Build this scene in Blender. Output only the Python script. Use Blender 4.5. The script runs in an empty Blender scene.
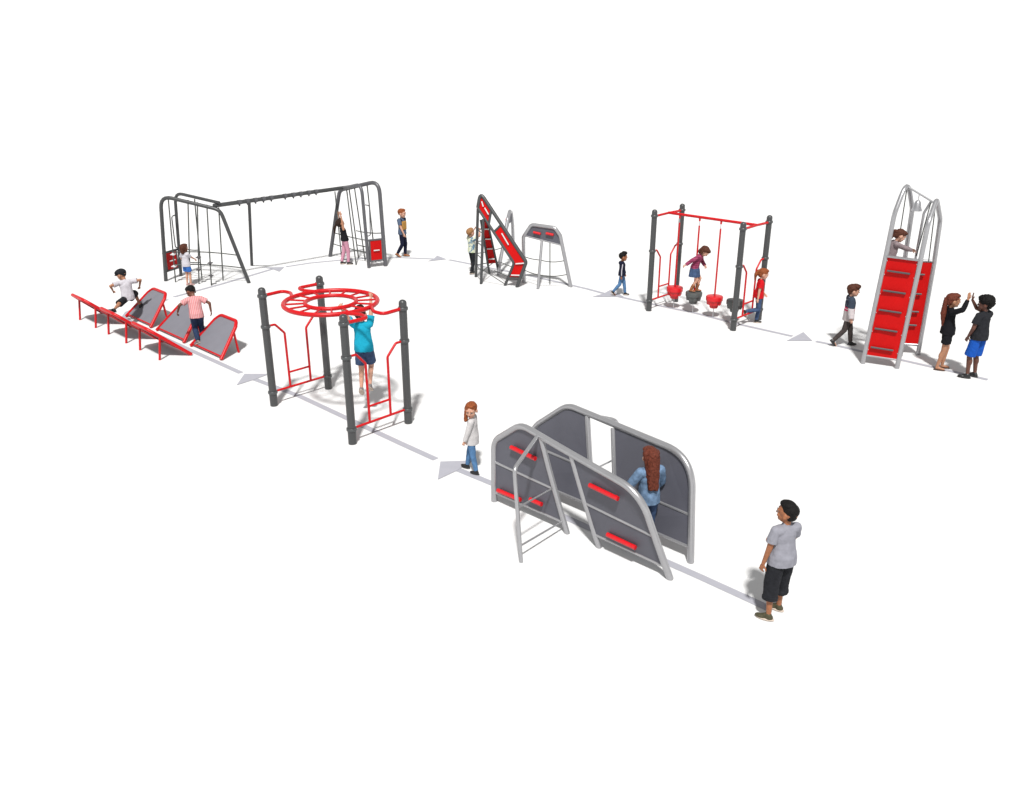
import bpy, bmesh, math, random
from mathutils import Vector, Matrix, Quaternion, noise as mnoise
R = math.radians
scene = bpy.context.scene
COL = scene.collection
random.seed(7)

# ------------------------------------------------------------ camera, world, light
cam_data = bpy.data.cameras.new('camera')
cam = bpy.data.objects.new('camera', cam_data); COL.objects.link(cam)
cam.location = (0, 0, 6.1)
cam.rotation_euler = (R(90 - 21.633), 0, 0)
cam_data.sensor_fit = 'HORIZONTAL'
cam_data.sensor_width = 36.0
cam_data.lens = 36.0 * 863.1 / 1024.0
cam_data.clip_start = 0.1
cam_data.clip_end = 3000
scene.camera = cam

world = bpy.data.worlds.new('World'); scene.world = world
world.use_nodes = True
bg = world.node_tree.nodes['Background']
# plain white studio surround of the catalogue picture: bright at and below eye level, dimmer overhead
_n, _l = world.node_tree.nodes, world.node_tree.links
_tc = _n.new('ShaderNodeTexCoord'); _sp = _n.new('ShaderNodeSeparateXYZ'); _mr = _n.new('ShaderNodeMapRange')
_mr.interpolation_type = 'SMOOTHSTEP'
_mr.inputs['From Min'].default_value = 0.09; _mr.inputs['From Max'].default_value = 0.36
_mr.inputs['To Min'].default_value = 1.02; _mr.inputs['To Max'].default_value = 0.34
_l.new(_tc.outputs['Generated'], _sp.inputs[0]); _l.new(_sp.outputs['Z'], _mr.inputs['Value'])
_l.new(_mr.outputs['Result'], bg.inputs['Strength'])
bg.inputs['Color'].default_value = (1.0, 1.0, 1.0, 1)

sun_data = bpy.data.lights.new('sun', 'SUN')
sun_data.energy = 3.9
sun_data.angle = R(4.0)
sun_data.color = (1.0, 0.985, 0.96)
sun = bpy.data.objects.new('sun', sun_data); COL.objects.link(sun)
sun.rotation_euler = Vector((0.02, 0.62, -1.0)).to_track_quat('-Z', 'Y').to_euler()
sun.location = (0, -5, 12)

scene.view_settings.view_transform = 'Standard'
scene.view_settings.look = 'None'
scene.view_settings.exposure = 0.40
scene.view_settings.gamma = 1.0
scene.render.engine = 'CYCLES'
scene.cycles.use_denoising = True
scene.cycles.max_bounces = 8

# ------------------------------------------------------------ materials
def principled(name, col, rough=0.5, metal=0.0, spec=0.5):
    m = bpy.data.materials.new(name); m.use_nodes = True
    b = m.node_tree.nodes['Principled BSDF']
    b.inputs['Base Color'].default_value = (*col, 1)
    b.inputs['Roughness'].default_value = rough
    b.inputs['Metallic'].default_value = metal
    b.inputs['Specular IOR Level'].default_value = spec
    return m, m.node_tree, b

def mat(name, col, rough=0.5, metal=0.0, var=0.12, scale=30.0, bump=0.0, spec=0.5, bscale=None, k=0.78):
    """solid colour with slight procedural mottling and optional bump"""
    col = tuple(c * k for c in col)
    m, nt, b = principled(name, col, rough, metal, spec)
    N, L = nt.nodes, nt.links
    tc = N.new('ShaderNodeTexCoord')
    nz = N.new('ShaderNodeTexNoise'); nz.inputs['Scale'].default_value = scale; nz.inputs['Detail'].default_value = 5
    L.new(tc.outputs['Object'], nz.inputs['Vector'])
    ramp = N.new('ShaderNodeMapRange')
    ramp.inputs['From Min'].default_value = 0.3; ramp.inputs['From Max'].default_value = 0.7
    ramp.inputs['To Min'].default_value = 1 - var; ramp.inputs['To Max'].default_value = 1 + var
    L.new(nz.outputs['Fac'], ramp.inputs['Value'])
    mul = N.new('ShaderNodeMix'); mul.data_type = 'RGBA'; mul.blend_type = 'MULTIPLY'
    mul.inputs['Factor'].default_value = 1.0
    mul.inputs['A'].default_value = (*col, 1)
    L.new(ramp.outputs['Result'], mul.inputs['B'])
    L.new(mul.outputs['Result'], b.inputs['Base Color'])
    if bump:
        n2 = N.new('ShaderNodeTexNoise'); n2.inputs['Scale'].default_value = bscale or scale * 3; n2.inputs['Detail'].default_value = 4
        L.new(tc.outputs['Object'], n2.inputs['Vector'])
        bp = N.new('ShaderNodeBump'); bp.inputs['Strength'].default_value = bump; bp.inputs['Distance'].default_value = 0.01
        L.new(n2.outputs['Fac'], bp.inputs['Height']); L.new(bp.outputs['Normal'], b.inputs['Normal'])
    return m

def stripes(name, ca, cb, axis, freq, rough=0.8, axis2=None, freq2=None):
    """woven stripes (or a plaid when axis2 is given) in object space"""
    m, nt, b = principled(name, ca, rough, 0, 0.2)
    N, L = nt.nodes, nt.links
    tc = N.new('ShaderNodeTexCoord'); sp = N.new('ShaderNodeSeparateXYZ')
    L.new(tc.outputs['Object'], sp.inputs[0])
    def wave(ax, fr):
        a = N.new('ShaderNodeMath'); a.operation = 'MULTIPLY'; a.inputs[1].default_value = fr
        L.new(sp.outputs[ax], a.inputs[0])
        s = N.new('ShaderNodeMath'); s.operation = 'SINE'; L.new(a.outputs[0], s.inputs[0])
        r = N.new('ShaderNodeMapRange'); r.inputs['From Min'].default_value = 0.0; r.inputs['From Max'].default_value = 0.5
        L.new(s.outputs[0], r.inputs['Value']); return r.outputs['Result']
    f = wave(axis, freq)
    if axis2 is not None:
        g = wave(axis2, freq2)
        mx = N.new('ShaderNodeMath'); mx.operation = 'ADD'; L.new(f, mx.inputs[0]); L.new(g, mx.inputs[1])
        hf = N.new('ShaderNodeMath'); hf.operation = 'MULTIPLY'; hf.inputs[1].default_value = 0.5; L.new(mx.outputs[0], hf.inputs[0]); f = hf.outputs[0]
    mix = N.new('ShaderNodeMix'); mix.data_type = 'RGBA'
    mix.inputs['A'].default_value = (*ca, 1); mix.inputs['B'].default_value = (*cb, 1)
    L.new(f, mix.inputs['Factor']); L.new(mix.outputs['Result'], b.inputs['Base Color'])
    return m

def banded(name, bands, rough=0.85, spots=None):
    """horizontal colour blocks by height: list of (z_from, colour)"""
    m, nt, b = principled(name, bands[0][1], rough, 0, 0.2)
    N, L = nt.nodes, nt.links
    tc = N.new('ShaderNodeTexCoord'); sp = N.new('ShaderNodeSeparateXYZ')
    L.new(tc.outputs['Object'], sp.inputs[0])
    mr = N.new('ShaderNodeMapRange'); mr.inputs['From Min'].default_value = 0; mr.inputs['From Max'].default_value = 2
    L.new(sp.outputs['Z'], mr.inputs['Value'])
    cr = N.new('ShaderNodeValToRGB'); cr.color_ramp.interpolation = 'CONSTANT'
    el = cr.color_ramp.elements
    el[0].position = 0; el[0].color = (*bands[0][1], 1)
    el[1].position = bands[1][0] / 2; el[1].color = (*bands[1][1], 1)
    for z, c in bands[2:]:
        e = el.new(z / 2); e.color = (*c, 1)
    L.new(mr.outputs['Result'], cr.inputs['Fac'])
    out = cr.outputs['Color']
    if spots:
        zmin, c = spots
        vo = N.new('ShaderNodeTexVoronoi'); vo.inputs['Scale'].default_value = 26
        L.new(tc.outputs['Object'], vo.inputs['Vector'])
        lt = N.new('ShaderNodeMath'); lt.operation = 'LESS_THAN'; lt.inputs[1].default_value = 0.28
        L.new(vo.outputs['Distance'], lt.inputs[0])
        gt = N.new('ShaderNodeMath'); gt.operation = 'GREATER_THAN'; gt.inputs[1].default_value = zmin
        L.new(sp.outputs['Z'], gt.inputs[0])
        an = N.new('ShaderNodeMath'); an.operation = 'MULTIPLY'; L.new(lt.outputs[0], an.inputs[0]); L.new(gt.outputs[0], an.inputs[1])
        mix = N.new('ShaderNodeMix'); mix.data_type = 'RGBA'; mix.inputs['B'].default_value = (*c, 1)
        L.new(an.outputs[0], mix.inputs['Factor']); L.new(out, mix.inputs['A']); out = mix.outputs['Result']
    L.new(out, b.inputs['Base Color'])
    return m

def blotchy(name, ca, cb, cc, scale=9, rough=0.85):
    """soft dyed patches of three colours"""
    m, nt, b = principled(name, ca, rough, 0, 0.2)
    N, L = nt.nodes, nt.links
    tc = N.new('ShaderNodeTexCoord'); nz = N.new('ShaderNodeTexNoise'); nz.inputs['Scale'].default_value = scale; nz.inputs['Detail'].default_value = 2
    L.new(tc.outputs['Object'], nz.inputs['Vector'])
    cr = N.new('ShaderNodeValToRGB'); el = cr.color_ramp.elements
    el[0].position = 0.40; el[0].color = (*cb, 1); el[1].position = 0.47; el[1].color = (*ca, 1)
    e = el.new(0.60); e.color = (*ca, 1); e = el.new(0.66); e.color = (*cc, 1)
    L.new(nz.outputs['Fac'], cr.inputs['Fac']); L.new(cr.outputs['Color'], b.inputs['Base Color'])
    return m

M = {}
M['ground'] = mat('white_floor', (0.62, 0.62, 0.62), 0.95, 0, 0.01, 3, 0, 0.0, None, 1.0)
M['paint'] = mat('lilac_grey_paint', (0.325, 0.325, 0.36), 0.9, 0, 0.03, 8, 0, 0.0, None, 1.0)
M['dark'] = mat('dark_grey_powder_coat', (0.051, 0.053, 0.055), 0.38, 0, 0.10, 60, 0.04)
M['ring'] = mat('grey_cast_collar', (0.085, 0.09, 0.093), 0.32, 0.3, 0.1, 60, 0.04)
M['red'] = mat('red_powder_coat', (0.56, 0.003, 0.007), 0.36, 0, 0.05, 40, 0.0, 0.3)
M['redpanel'] = mat('red_panel_sheet', (0.54, 0.002, 0.002), 0.5, 0, 0.05, 6, 0.0, 0.15)
M['redplastic'] = mat('red_moulded_plastic', (0.62, 0.004, 0.010), 0.38, 0, 0.06, 25, 0.03)
M['greyplastic'] = mat('grey_moulded_plastic', (0.075, 0.082, 0.08), 0.45, 0, 0.08, 25, 0.03)
M['panel'] = mat('slate_grey_panel_sheet', (0.098, 0.099, 0.122), 0.55, 0, 0.07, 3, 0.05, 0.4, 300)
M['mat'] = mat('grey_rubber_mat', (0.205, 0.205, 0.235), 0.85, 0, 0.035, 5, 0.06, 0.3, 350)
M['silver'] = mat('galvanised_tube', (0.43, 0.43, 0.445), 0.30, 0.6, 0.03, 6, 0.0)
M['midgrey'] = mat('mid_grey_coated_tube', (0.105, 0.105, 0.115), 0.4, 0.2, 0.08, 40, 0.03)
M['steel'] = mat('brushed_steel', (0.62, 0.62, 0.64), 0.3, 0.7, 0.05, 60)
M['rope'] = mat('grey_braided_rope', (0.075, 0.08, 0.075), 0.9, 0, 0.25, 200, 0.3)
M['whitepl'] = mat('pale_grip_plastic', (0.66, 0.66, 0.66), 0.5, 0, 0.04, 30)
M['stepgrey'] = mat('grey_grip_step', (0.075, 0.07, 0.075), 0.45, 0.1, 0.15, 80, 0.1)
M['chrome'] = mat('bright_bell_metal', (0.5, 0.5, 0.52), 0.28, 0.7, 0.05, 20)

def skin(name, c):
    m = mat(name, c, 0.5, 0, 0.10, 22, 0.03, 0.35)
    b = m.node_tree.nodes['Principled BSDF']
    b.inputs['Subsurface Weight'].default_value = 0.12
    b.inputs['Subsurface Radius'].default_value = (0.012, 0.004, 0.002)
    b.inputs['Subsurface Scale'].default_value = 0.4
    return m
M['skin_fair'] = skin('fair_skin', (0.60, 0.33, 0.23))
M['skin_tan'] = skin('tan_skin', (0.42, 0.20, 0.115))
M['skin_warm'] = skin('warm_brown_skin', (0.33, 0.125, 0.055))
M['skin_brown'] = skin('brown_skin', (0.17, 0.062, 0.036))
M['skin_deep'] = skin('deep_brown_skin', (0.115, 0.042, 0.026))
M['eye'] = mat('eye_white', (0.7, 0.68, 0.66), 0.2, 0, 0.02)
M['iris'] = mat('dark_iris', (0.02, 0.012, 0.008), 0.15, 0, 0.02)
M['lip'] = mat('lips', (0.36, 0.10, 0.085), 0.45, 0, 0.05)
def hairm(name, c): return mat(name, c, 0.6, 0, 0.45, 55, 0.6, 0.12, 140)
M['hair_black'] = hairm('black_hair', (0.008, 0.007, 0.007))
M['hair_dark'] = hairm('dark_brown_hair', (0.028, 0.014, 0.010))
M['hair_brown'] = hairm('brown_hair', (0.085, 0.030, 0.018))
M['hair_auburn'] = hairm('auburn_hair', (0.13, 0.034, 0.020))
M['hair_ginger'] = hairm('ginger_hair', (0.26, 0.072, 0.024))
M['hair_blond'] = hairm('dark_blond_hair', (0.33, 0.17, 0.075))
def cloth(name, c, var=0.12): return mat(name, c, 0.88, 0, var * .7, 18, 0.2, 0.15, 60)
M['c_grey'] = cloth('light_grey_jersey', (0.27, 0.27, 0.31))
M['c_charcoal'] = cloth('charcoal_cotton', (0.017, 0.018, 0.022), 0.35)
M['c_white'] = cloth('white_cotton', (0.55, 0.53, 0.57), 0.05)
M['c_offwhite'] = mat('off_white_print_knit', (0.58, 0.56, 0.56), 0.9, 0, 0.10, 60, 0.25, 0.15)
M['c_teal'] = cloth('turquoise_jersey', (0.010, 0.34, 0.50), 0.06)
M['c_denim'] = cloth('blue_denim', (0.085, 0.19, 0.36), 0.35)
M['c_denim_dark'] = cloth('dark_denim', (0.025, 0.042, 0.095), 0.4)
M['c_denim_mid'] = cloth('washed_denim', (0.050, 0.085, 0.17), 0.4)
M['c_denim_jacket'] = cloth('pale_denim_jacket', (0.14, 0.22, 0.34), 0.45)
M['c_black'] = cloth('black_cotton', (0.009, 0.009, 0.012), 0.2)
M['c_navy'] = cloth('navy_fleece', (0.008, 0.010, 0.030), 0.2)
M['c_pinkleg'] = cloth('pale_pink_leggings', (0.58, 0.28, 0.37), 0.06)
M['c_royal'] = cloth('royal_blue_cotton', (0.010, 0.085, 0.42), 0.08)
M['c_blue'] = cloth('bright_blue_shorts', (0.040, 0.15, 0.48), 0.10)
M['c_red'] = cloth('red_jersey', (0.58, 0.008, 0.014), 0.06)
M['c_taupe'] = cloth('grey_brown_trousers', (0.060, 0.048, 0.046), 0.2)
M['c_mauve'] = cloth('dusty_pink_grey_knit', (0.24, 0.19, 0.20), 0.2)
M['c_bluegrey'] = cloth('faded_blue_cotton', (0.085, 0.12, 0.19), 0.25)
M['c_tan'] = cloth('tan_canvas', (0.42, 0.22, 0.055), 0.15)
M['c_stripe'] = stripes('pink_striped_shirt', (0.52, 0.30, 0.30), (0.46, 0.14, 0.15), 0, 170)
M['c_plaid'] = stripes('pink_checked_flannel', (0.28, 0.05, 0.11), (0.13, 0.016, 0.045), 0, 120, 0.85, 2, 120)
M['c_print'] = blotchy('pale_green_print_tee', (0.50, 0.52, 0.40), (0.08, 0.16, 0.24), (0.34, 0.44, 0.24))
M['c_sweater'] = banded('block_pattern_sweater', [(0, (0.35, 0.31, 0.31)), (0.825, (0.40, 0.012, 0.07)), (0.86, (0.46, 0.44, 0.44)), (0.88, (0.40, 0.012, 0.07)), (0.91, (0.013, 0.017, 0.035))], spots=(0.92, (0.20, 0.23, 0.27)))
M['c_sweater_sleeve'] = banded('pale_sweater_sleeve', [(0, (0.46, 0.42, 0.43)), (0.92, (0.028, 0.04, 0.06))])
M['leather'] = mat('tan_leather', (0.30, 0.105, 0.035), 0.5, 0, 0.2, 30, 0.1)
M['shoe_black'] = mat('black_shoe_leather', (0.010, 0.010, 0.011), 0.4, 0, 0.15, 40, 0.05)
M['shoe_grey'] = mat('grey_trainer_fabric', (0.19, 0.17, 0.17), 0.75, 0, 0.2, 60, 0.1)
M['shoe_olive'] = mat('olive_trainer_suede', (0.055, 0.048, 0.020), 0.75, 0, 0.35, 60, 0.1)
M['shoe_pink'] = mat('pale_pink_shoe', (0.50, 0.30, 0.29), 0.6, 0, 0.1, 60)
M['sole_white'] = mat('pale_rubber_sole', (0.56, 0.46, 0.38), 0.7, 0, 0.06, 60)
M['sole_dark'] = mat('dark_rubber_sole', (0.014, 0.013, 0.013), 0.7, 0, 0.1, 60)
M['sandal'] = mat('brown_sandal_leather', (0.05, 0.020, 0.014), 0.6, 0, 0.1, 60)

# ------------------------------------------------------------ mesh helpers
def tag(o, label=None, cat=None, group=None, kind=None):
    if label: o['label'] = label
    if cat: o['category'] = cat
    if group: o['group'] = group
    if kind: o['kind'] = kind
    return o

def thing(name, loc, rz, label, cat, group=None):
    o = bpy.data.objects.new(name, None); COL.objects.link(o)
    o.empty_display_size = 0.2
    o.location = loc; o.rotation_euler = (0, 0, rz)
    return tag(o, label, cat, group)

def fillet(pts, rad, n=6):
    """round the inner corners of a polyline; rad is one radius or one per inner corner"""
    P = [Vector(p) for p in pts]; out = [P[0]]
    for i in range(1, len(P) - 1):
        r = rad[i - 1] if isinstance(rad, (list, tuple)) else rad
        a, b, c = P[i - 1], P[i], P[i + 1]
        u, v = (a - b), (c - b)
        if r <= 0 or u.angle(v) > 3.10: out.append(b); continue
        ang = u.angle(v); t = min(r / math.tan(ang / 2), u.length * .49, v.length * .49)
        p0, p1 = b + u.normalized() * t, b + v.normalized() * t
        for k in range(n + 1):
            s = k / n
            out.append(p0 * (1 - s) ** 2 + b * 2 * s * (1 - s) + p1 * s * s)
    out.append(P[-1]); return out

class MB:
    def __init__(self): self.bm = bmesh.new()
    def tube(self, pts, r, fil=0.0, seg=12, closed=False, caps=True):
        P = fillet(pts, fil) if (fil and len(pts) > 2) else [Vector(p) for p in pts]
        n = len(P); rings = []
        nrm = None
        for i in range(n):
            if closed: d = (P[(i + 1) % n] - P[i - 1])
            elif i == 0: d = P[1] - P[0]
            elif i == n - 1: d = P[-1] - P[-2]
            else: d = (P[i + 1] - P[i]).normalized() + (P[i] - P[i - 1]).normalized()
            d.normalize()
            if nrm is None:
                nrm = Vector((0, 0, 1)) if abs(d.z) < .9 else Vector((1, 0, 0))
            nrm = (nrm - d * nrm.dot(d)).normalized()
            bi = d.cross(nrm)
            ri = r[i] if isinstance(r, (list, tuple)) else r
            rings.append([self.bm.verts.new(P[i] + (nrm * math.cos(2 * math.pi * k / seg) + bi * math.sin(2 * math.pi * k / seg)) * ri) for k in range(seg)])
        m = n if closed else n - 1
        for i in range(m):
            A, B = rings[i], rings[(i + 1) % n]
            for k in range(seg):
                self.bm.faces.new((A[k], A[(k + 1) % seg], B[(k + 1) % seg], B[k]))
        if not closed and caps:
            self.bm.faces.new(rings[0][::-1]); self.bm.faces.new(rings[-1])
        return self
    def lathe(self, base, axis, prof, seg=20):
        """prof: list of (height along axis, radius)"""
        base = Vector(base); axis = Vector(axis).normalized()
        n0 = Vector((1, 0, 0)) if abs(axis.x) < .8 else Vector((0, 1, 0))
        n0 = (n0 - axis * n0.dot(axis)).normalized(); b0 = axis.cross(n0)
        rings = []
        for h, r in prof:
            rings.append([self.bm.verts.new(base + axis * h + (n0 * math.cos(2 * math.pi * k / seg) + b0 * math.sin(2 * math.pi * k / seg)) * max(r, 1e-4)) for k in range(seg)])
        for A, B in zip(rings, rings[1:]):
            for k in range(seg): self.bm.faces.new((A[k], A[(k + 1) % seg], B[(k + 1) % seg], B[k]))
        self.bm.faces.new(rings[0][::-1]); self.bm.faces.new(rings[-1]); return self
    def slab(self, outline, nrm, t):
        """thick plate: outline of 3-D points, pushed both ways along nrm (one vector or one per point)"""
        P = [Vector(p) for p in outline]
        ns = [Vector(nrm).normalized()] * len(P) if not isinstance(nrm, list) else [Vector(q).normalized() for q in nrm]
        A = [self.bm.verts.new(p + q * t / 2) for p, q in zip(P, ns)]
        B = [self.bm.verts.new(p - q * t / 2) for p, q in zip(P, ns)]
        self.bm.faces.new(A); self.bm.faces.new(B[::-1])
        for i in range(len(P)):
            j = (i + 1) % len(P)
            self.bm.faces.new((A[i], B[i], B[j], A[j]))
        return self
    def box(self, c, sx, sy, sz, rot=None):
        m = Matrix.Translation(Vector(c)) @ ((rot or Matrix.Identity(3)).to_4x4()) @ Matrix.Diagonal((sx, sy, sz, 1))
        bmesh.ops.create_cube(self.bm, size=1.0, matrix=m); return self
    def ell(self, c, rx, ry, rz, rot=None, u=16, v=10):
        m = Matrix.Translation(Vector(c)) @ ((rot or Matrix.Identity(3)).to_4x4()) @ Matrix.Diagonal((rx, ry, rz, 1))
        bmesh.ops.create_uvsphere(self.bm, u_segments=u, v_segments=v, radius=1.0, matrix=m); return self
    def cone(self, p0, p1, r0, r1, seg=12):
        """round-ended tapered limb"""
        p0, p1 = Vector(p0), Vector(p1); d = p1 - p0
        if d.length < 1e-5: return self.ell(p0, r0, r0, r0)
        prof = []
        for k in range(5):
            a = math.pi / 2 * (1 - k / 4); prof.append((-math.sin(a) * r0, math.cos(a) * r0))
        for k in range(5):
            a = math.pi / 2 * k / 4; prof.append((d.length + math.sin(a) * r1, math.cos(a) * r1))
        return self.lathe(p0, d, prof, seg)
    def fr(self, p0, p1, r0, r1, seg=16):
        """flat-ended tapered sleeve"""
        p0, p1 = Vector(p0), Vector(p1); d = p1 - p0
        return self.lathe(p0, d, [(0, r0), (d.length, r1)], seg)
    def build(self, name, m, parent=None, smooth=True, bevel=0.0, offset=None, label=None):
        bmesh.ops.recalc_face_normals(self.bm, faces=self.bm.faces[:])
        if offset is not None: bmesh.ops.translate(self.bm, verts=self.bm.verts[:], vec=-Vector(offset))
        me = bpy.data.meshes.new(name); self.bm.to_mesh(me); self.bm.free()
        mats = m if isinstance(m, (list, tuple)) else [m]
        for x in mats: me.materials.append(x)
        if smooth:
            for p in me.polygons: p.use_smooth = True
            me.set_sharp_from_angle(angle=R(38))
        o = bpy.data.objects.new(name, me); COL.objects.link(o)
        if parent is not None: o.parent = parent
        if bevel:
            b = o.modifiers.new('bevel', 'BEVEL'); b.width = bevel; b.segments = 2; b.limit_method = 'ANGLE'
        if label: o['label'] = label
        return o

# ------------------------------------------------------------ ground and painted route
g = MB(); g.slab([(-700, -300, -.05), (700, -300, -.05), (700, 1500, -.05), (-700, 1500, -.05)], (0, 0, 1), .1)
tag(g.build('ground', M['ground'], smooth=False), kind='structure')

def strip(mb, pts, w, z=0.004):
    P = [Vector((x, y, z)) for x, y in pts]
    L_, R_ = [], []
    for i, p in enumerate(P):
        d = (P[min(i + 1, len(P) - 1)] - P[max(i - 1, 0)]).normalized(); s = Vector((-d.y, d.x, 0)) * w / 2
        L_.append(mb.bm.verts.new(p + s)); R_.append(mb.bm.verts.new(p - s))
    for i in range(len(P) - 1): mb.bm.faces.new((L_[i], R_[i], R_[i + 1], L_[i + 1]))
route = [
    [(3.05, 8.54), (2.36, 9.21), (0.8, 10.66), (-0.18, 11.63), (-0.86, 12.22)],
    [(-1.23, 12.58), (-1.89, 13.21), (-4.05, 15.33), (-5.17, 16.26)],
    [(-5.56, 16.63), (-7.12, 18.11), (-8.57, 19.5), (-9.34, 20.28), (-9.66, 20.72), (-9.75, 21.12), (-9.66, 21.46), (-9.43, 21.84), (-9.17, 22.32)],
    [(-9.1, 22.57), (-8.28, 23.92), (-7.75, 24.9), (-7.28, 25.8)],
    [(-6.94, 26.11), (-6.3, 26.62), (-5.39, 27.04), (-4.7, 27.29), (-3.59, 27.38), (-2.5, 27.19)],
    [(-2.0, 27.07), (-1.29, 26.48), (-0.36, 25.68), (0.42, 25.05), (1.32, 24.2), (2.1, 23.42), (2.5, 22.95)],
    [(2.86, 22.62), (3.86, 21.68), (4.66, 20.99), (5.44, 20.1), (6.5, 19.1)],
    [(6.92, 18.72), (7.25, 18.45), (7.73, 17.97), (8.32, 17.44), (9.04, 16.75), (9.56, 16.24)]]
pm = MB()
for r_ in route: strip(pm, r_, 0.125)
tag(pm.build('path', M['paint'], smooth=False), kind='structure')
GA = 'arrowheads painted on the ground route'
for lab, pts in [
    ('large pale grey arrowhead on the ground at the white topped girl\'s feet', [(-1.15, 12.49), (-0.62, 12.53), (-0.88, 12.15), (-1.14, 11.86)]),
    ('pale grey arrowhead on the ground by the left post of the ring climber', [(-5.47, 16.57), (-4.95, 16.57), (-5.18, 16.23), (-5.44, 15.92)]),
    ('thin pale arrowhead on the ground below the long overhead beam', [(-6.98, 26.05), (-7.64, 26.01), (-7.28, 25.8), (-6.98, 25.45)]),
    ('pale arrowhead on the ground ahead of the boy with the tan bag', [(-2.08, 27.13), (-2.42, 27.65), (-2.5, 27.19), (-2.66, 26.83)]),
    ('pale grey arrowhead on the ground behind the feet of the boy in the navy hoodie', [(3.01, 22.57), (2.75, 23.35), (2.51, 22.93), (2.16, 22.57)]),
    ('pale grey arrowhead on the ground before the boy in the patterned sweater', [(6.85, 18.75), (6.85, 19.41), (6.53, 19.05), (6.26, 18.75)])]:
    a = MB(); vs = [a.bm.verts.new((x, y, 0.008)) for x, y in pts]; a.bm.faces.new((vs[0], vs[1], vs[2])); a.bm.faces.new((vs[0], vs[2], vs[3]))
    tag(a.build('arrow_marking', M['paint'], smooth=False), lab, 'arrow marking', GA)

# ------------------------------------------------------------ two twisted climbing walls (front)
WA = (-0.26, 11.19, 0); WANG = R(-42.08)
def clampf(v, a, b): return max(a, min(b, v))
def near_n(s, z): return (-.05 - .20 * clampf((s - .6) / 1.9, -.3, 1.2)) * z / 1.35
def far_n(s, z): return (.43 - .21 * clampf((s - .6) / 1.9, -.3, 1.2)) * z / 1.35
def climbing_wall(fn, off, outline, bars, mids, bots, panels, grips, ladder, outward, label):
    e = Vector((math.cos(WANG), math.sin(WANG), 0)); n = Vector((-e.y, e.x, 0))
    t = thing('climbing_wall', Vector(WA) + n * off, WANG, label, 'climbing wall', 'twisted climbing walls')
    S = lambda s, z, d=0.0: Vector((s, fn(s, z) + d, z))
    rads = [.30, .40, .50]
    curve = fillet([(p[0], 0, p[1]) for p in outline], rads, 12)
    dense = []
    for a, b in zip(curve, curve[1:]):
        k = max(1, int((b - a).length / .12)); dense += [a.lerp(b, q / k) for q in range(k)]
    dense.append(curve[-1]); curve = dense
    MB().tube([S(p.x, p.z) for p in curve], .046, 0, 14).build('frame', M['silver'], t)
    def dens(a, b, k=6): return [S(a[0] + (b[0] - a[0]) * i / k, a[1] + (b[1] - a[1]) * i / k) for i in range(k + 1)]
    for a, b in bars: MB().tube(dens(a, b), .038, 0, 12).build('post', M['silver'], t)
    for a, b in mids + bots: MB().tube(dens(a, b), .023, 0, 10).build('rail', M['silver'], t)
    def frame_edge(x0, x1, z0, ins=.036):
        """frame curve between two bars and above z0, pushed inwards"""
        out = []
        for q in range(1, len(curve) - 1):
            p, d = curve[q], (curve[q + 1] - curve[q - 1]).normalized()
            m = p + Vector((d.z, 0, -d.x)) * ins
            out.append((m.x, m.z))
        return out
    def bar_x(bar, z):
        (ax, az), (bx, bz) = bar; return ax + (bx - ax) * (az - z) / (az - bz)
    def line(rail, x): (ax, az), (bx, bz) = rail; return az + (bz - az) * (x - ax) / (bx - ax)
    edge = frame_edge(0, 0, 0)
    for side, bar, mid, bot in (('L', bars[0], mids[0], bots[0]), ('R', bars[1], mids[1], bots[1])):
        sg = -1 if side == 'L' else 1
        inside = lambda p: (p[0] - bar_x(bar, p[1])) * sg > .03
        zt = [p for p in edge if inside(p)]
        pu = [p for p in zt if p[1] > line(mid, p[0]) + .012]
        pd = [p for p in zt if line(bot, p[0]) + .012 < p[1] < line(mid, p[0]) - .012]
        def seg_(za, zb, k=6): return [(bar_x(bar, za + (zb - za) * i / k) + sg * .03, za + (zb - za) * i / k) for i in range(k + 1)]
        xm, xb = bar_x(bar, mid[1][1]), bar_x(bar, bot[1][1])
        zm, zb_ = line(mid, xm), line(bot, xb)
        if side == 'L':
            up_ = [(pu[0][0], line(mid, pu[0][0]) + .014)] + pu + seg_(pu[-1][1], zm + .014)
            dn_ = [(pd[0][0], line(bot, pd[0][0]) + .014)] + pd + [(pd[-1][0], line(mid, pd[-1][0]) - .014)] + seg_(zm - .014, zb_ + .014)
        else:
            up_ = pu + [(pu[-1][0], line(mid, pu[-1][0]) + .014)] + seg_(zm + .014, pu[0][1])
            dn_ = pd + [(pd[-1][0], line(bot, pd[-1][0]) + .014)] + seg_(zb_ + .014, zm - .014) + [(pd[0][0], line(mid, pd[0][0]) - .014)]
        for pl in (up_, dn_):
            P = [S(*p) for p in pl]; mb_ = MB()
            mb_.slab(P, (0, 1, 0.2 * outward), .022); bmesh.ops.triangulate(mb_.bm, faces=mb_.bm.faces[:])
            mb_.build('panel', M['panel'], t, smooth=False)
    for a, b in grips:
        d = outward * .055
        gb = MB().tube([S(*a, d), S(*b, d)], .031, 0, 12)
        for q in (.12, .88):
            c = (a[0] + (b[0] - a[0]) * q, a[1] + (b[1] - a[1]) * q); gb.tube([S(*c, 0), S(*c, d)], .012, 0, 8)
        gb.build('grip', M['redplastic'], t)
    top, bend, foot, r1, r2 = ladder
    MB().tube([S(*top), bend, foot], .027, .12, 12).build('brace_leg', M['silver'], t)
    for a, b in (r1, r2): MB().tube([S(*a), b], .013, 0, 8).build('rung', M['silver'], t)
    return t

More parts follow.
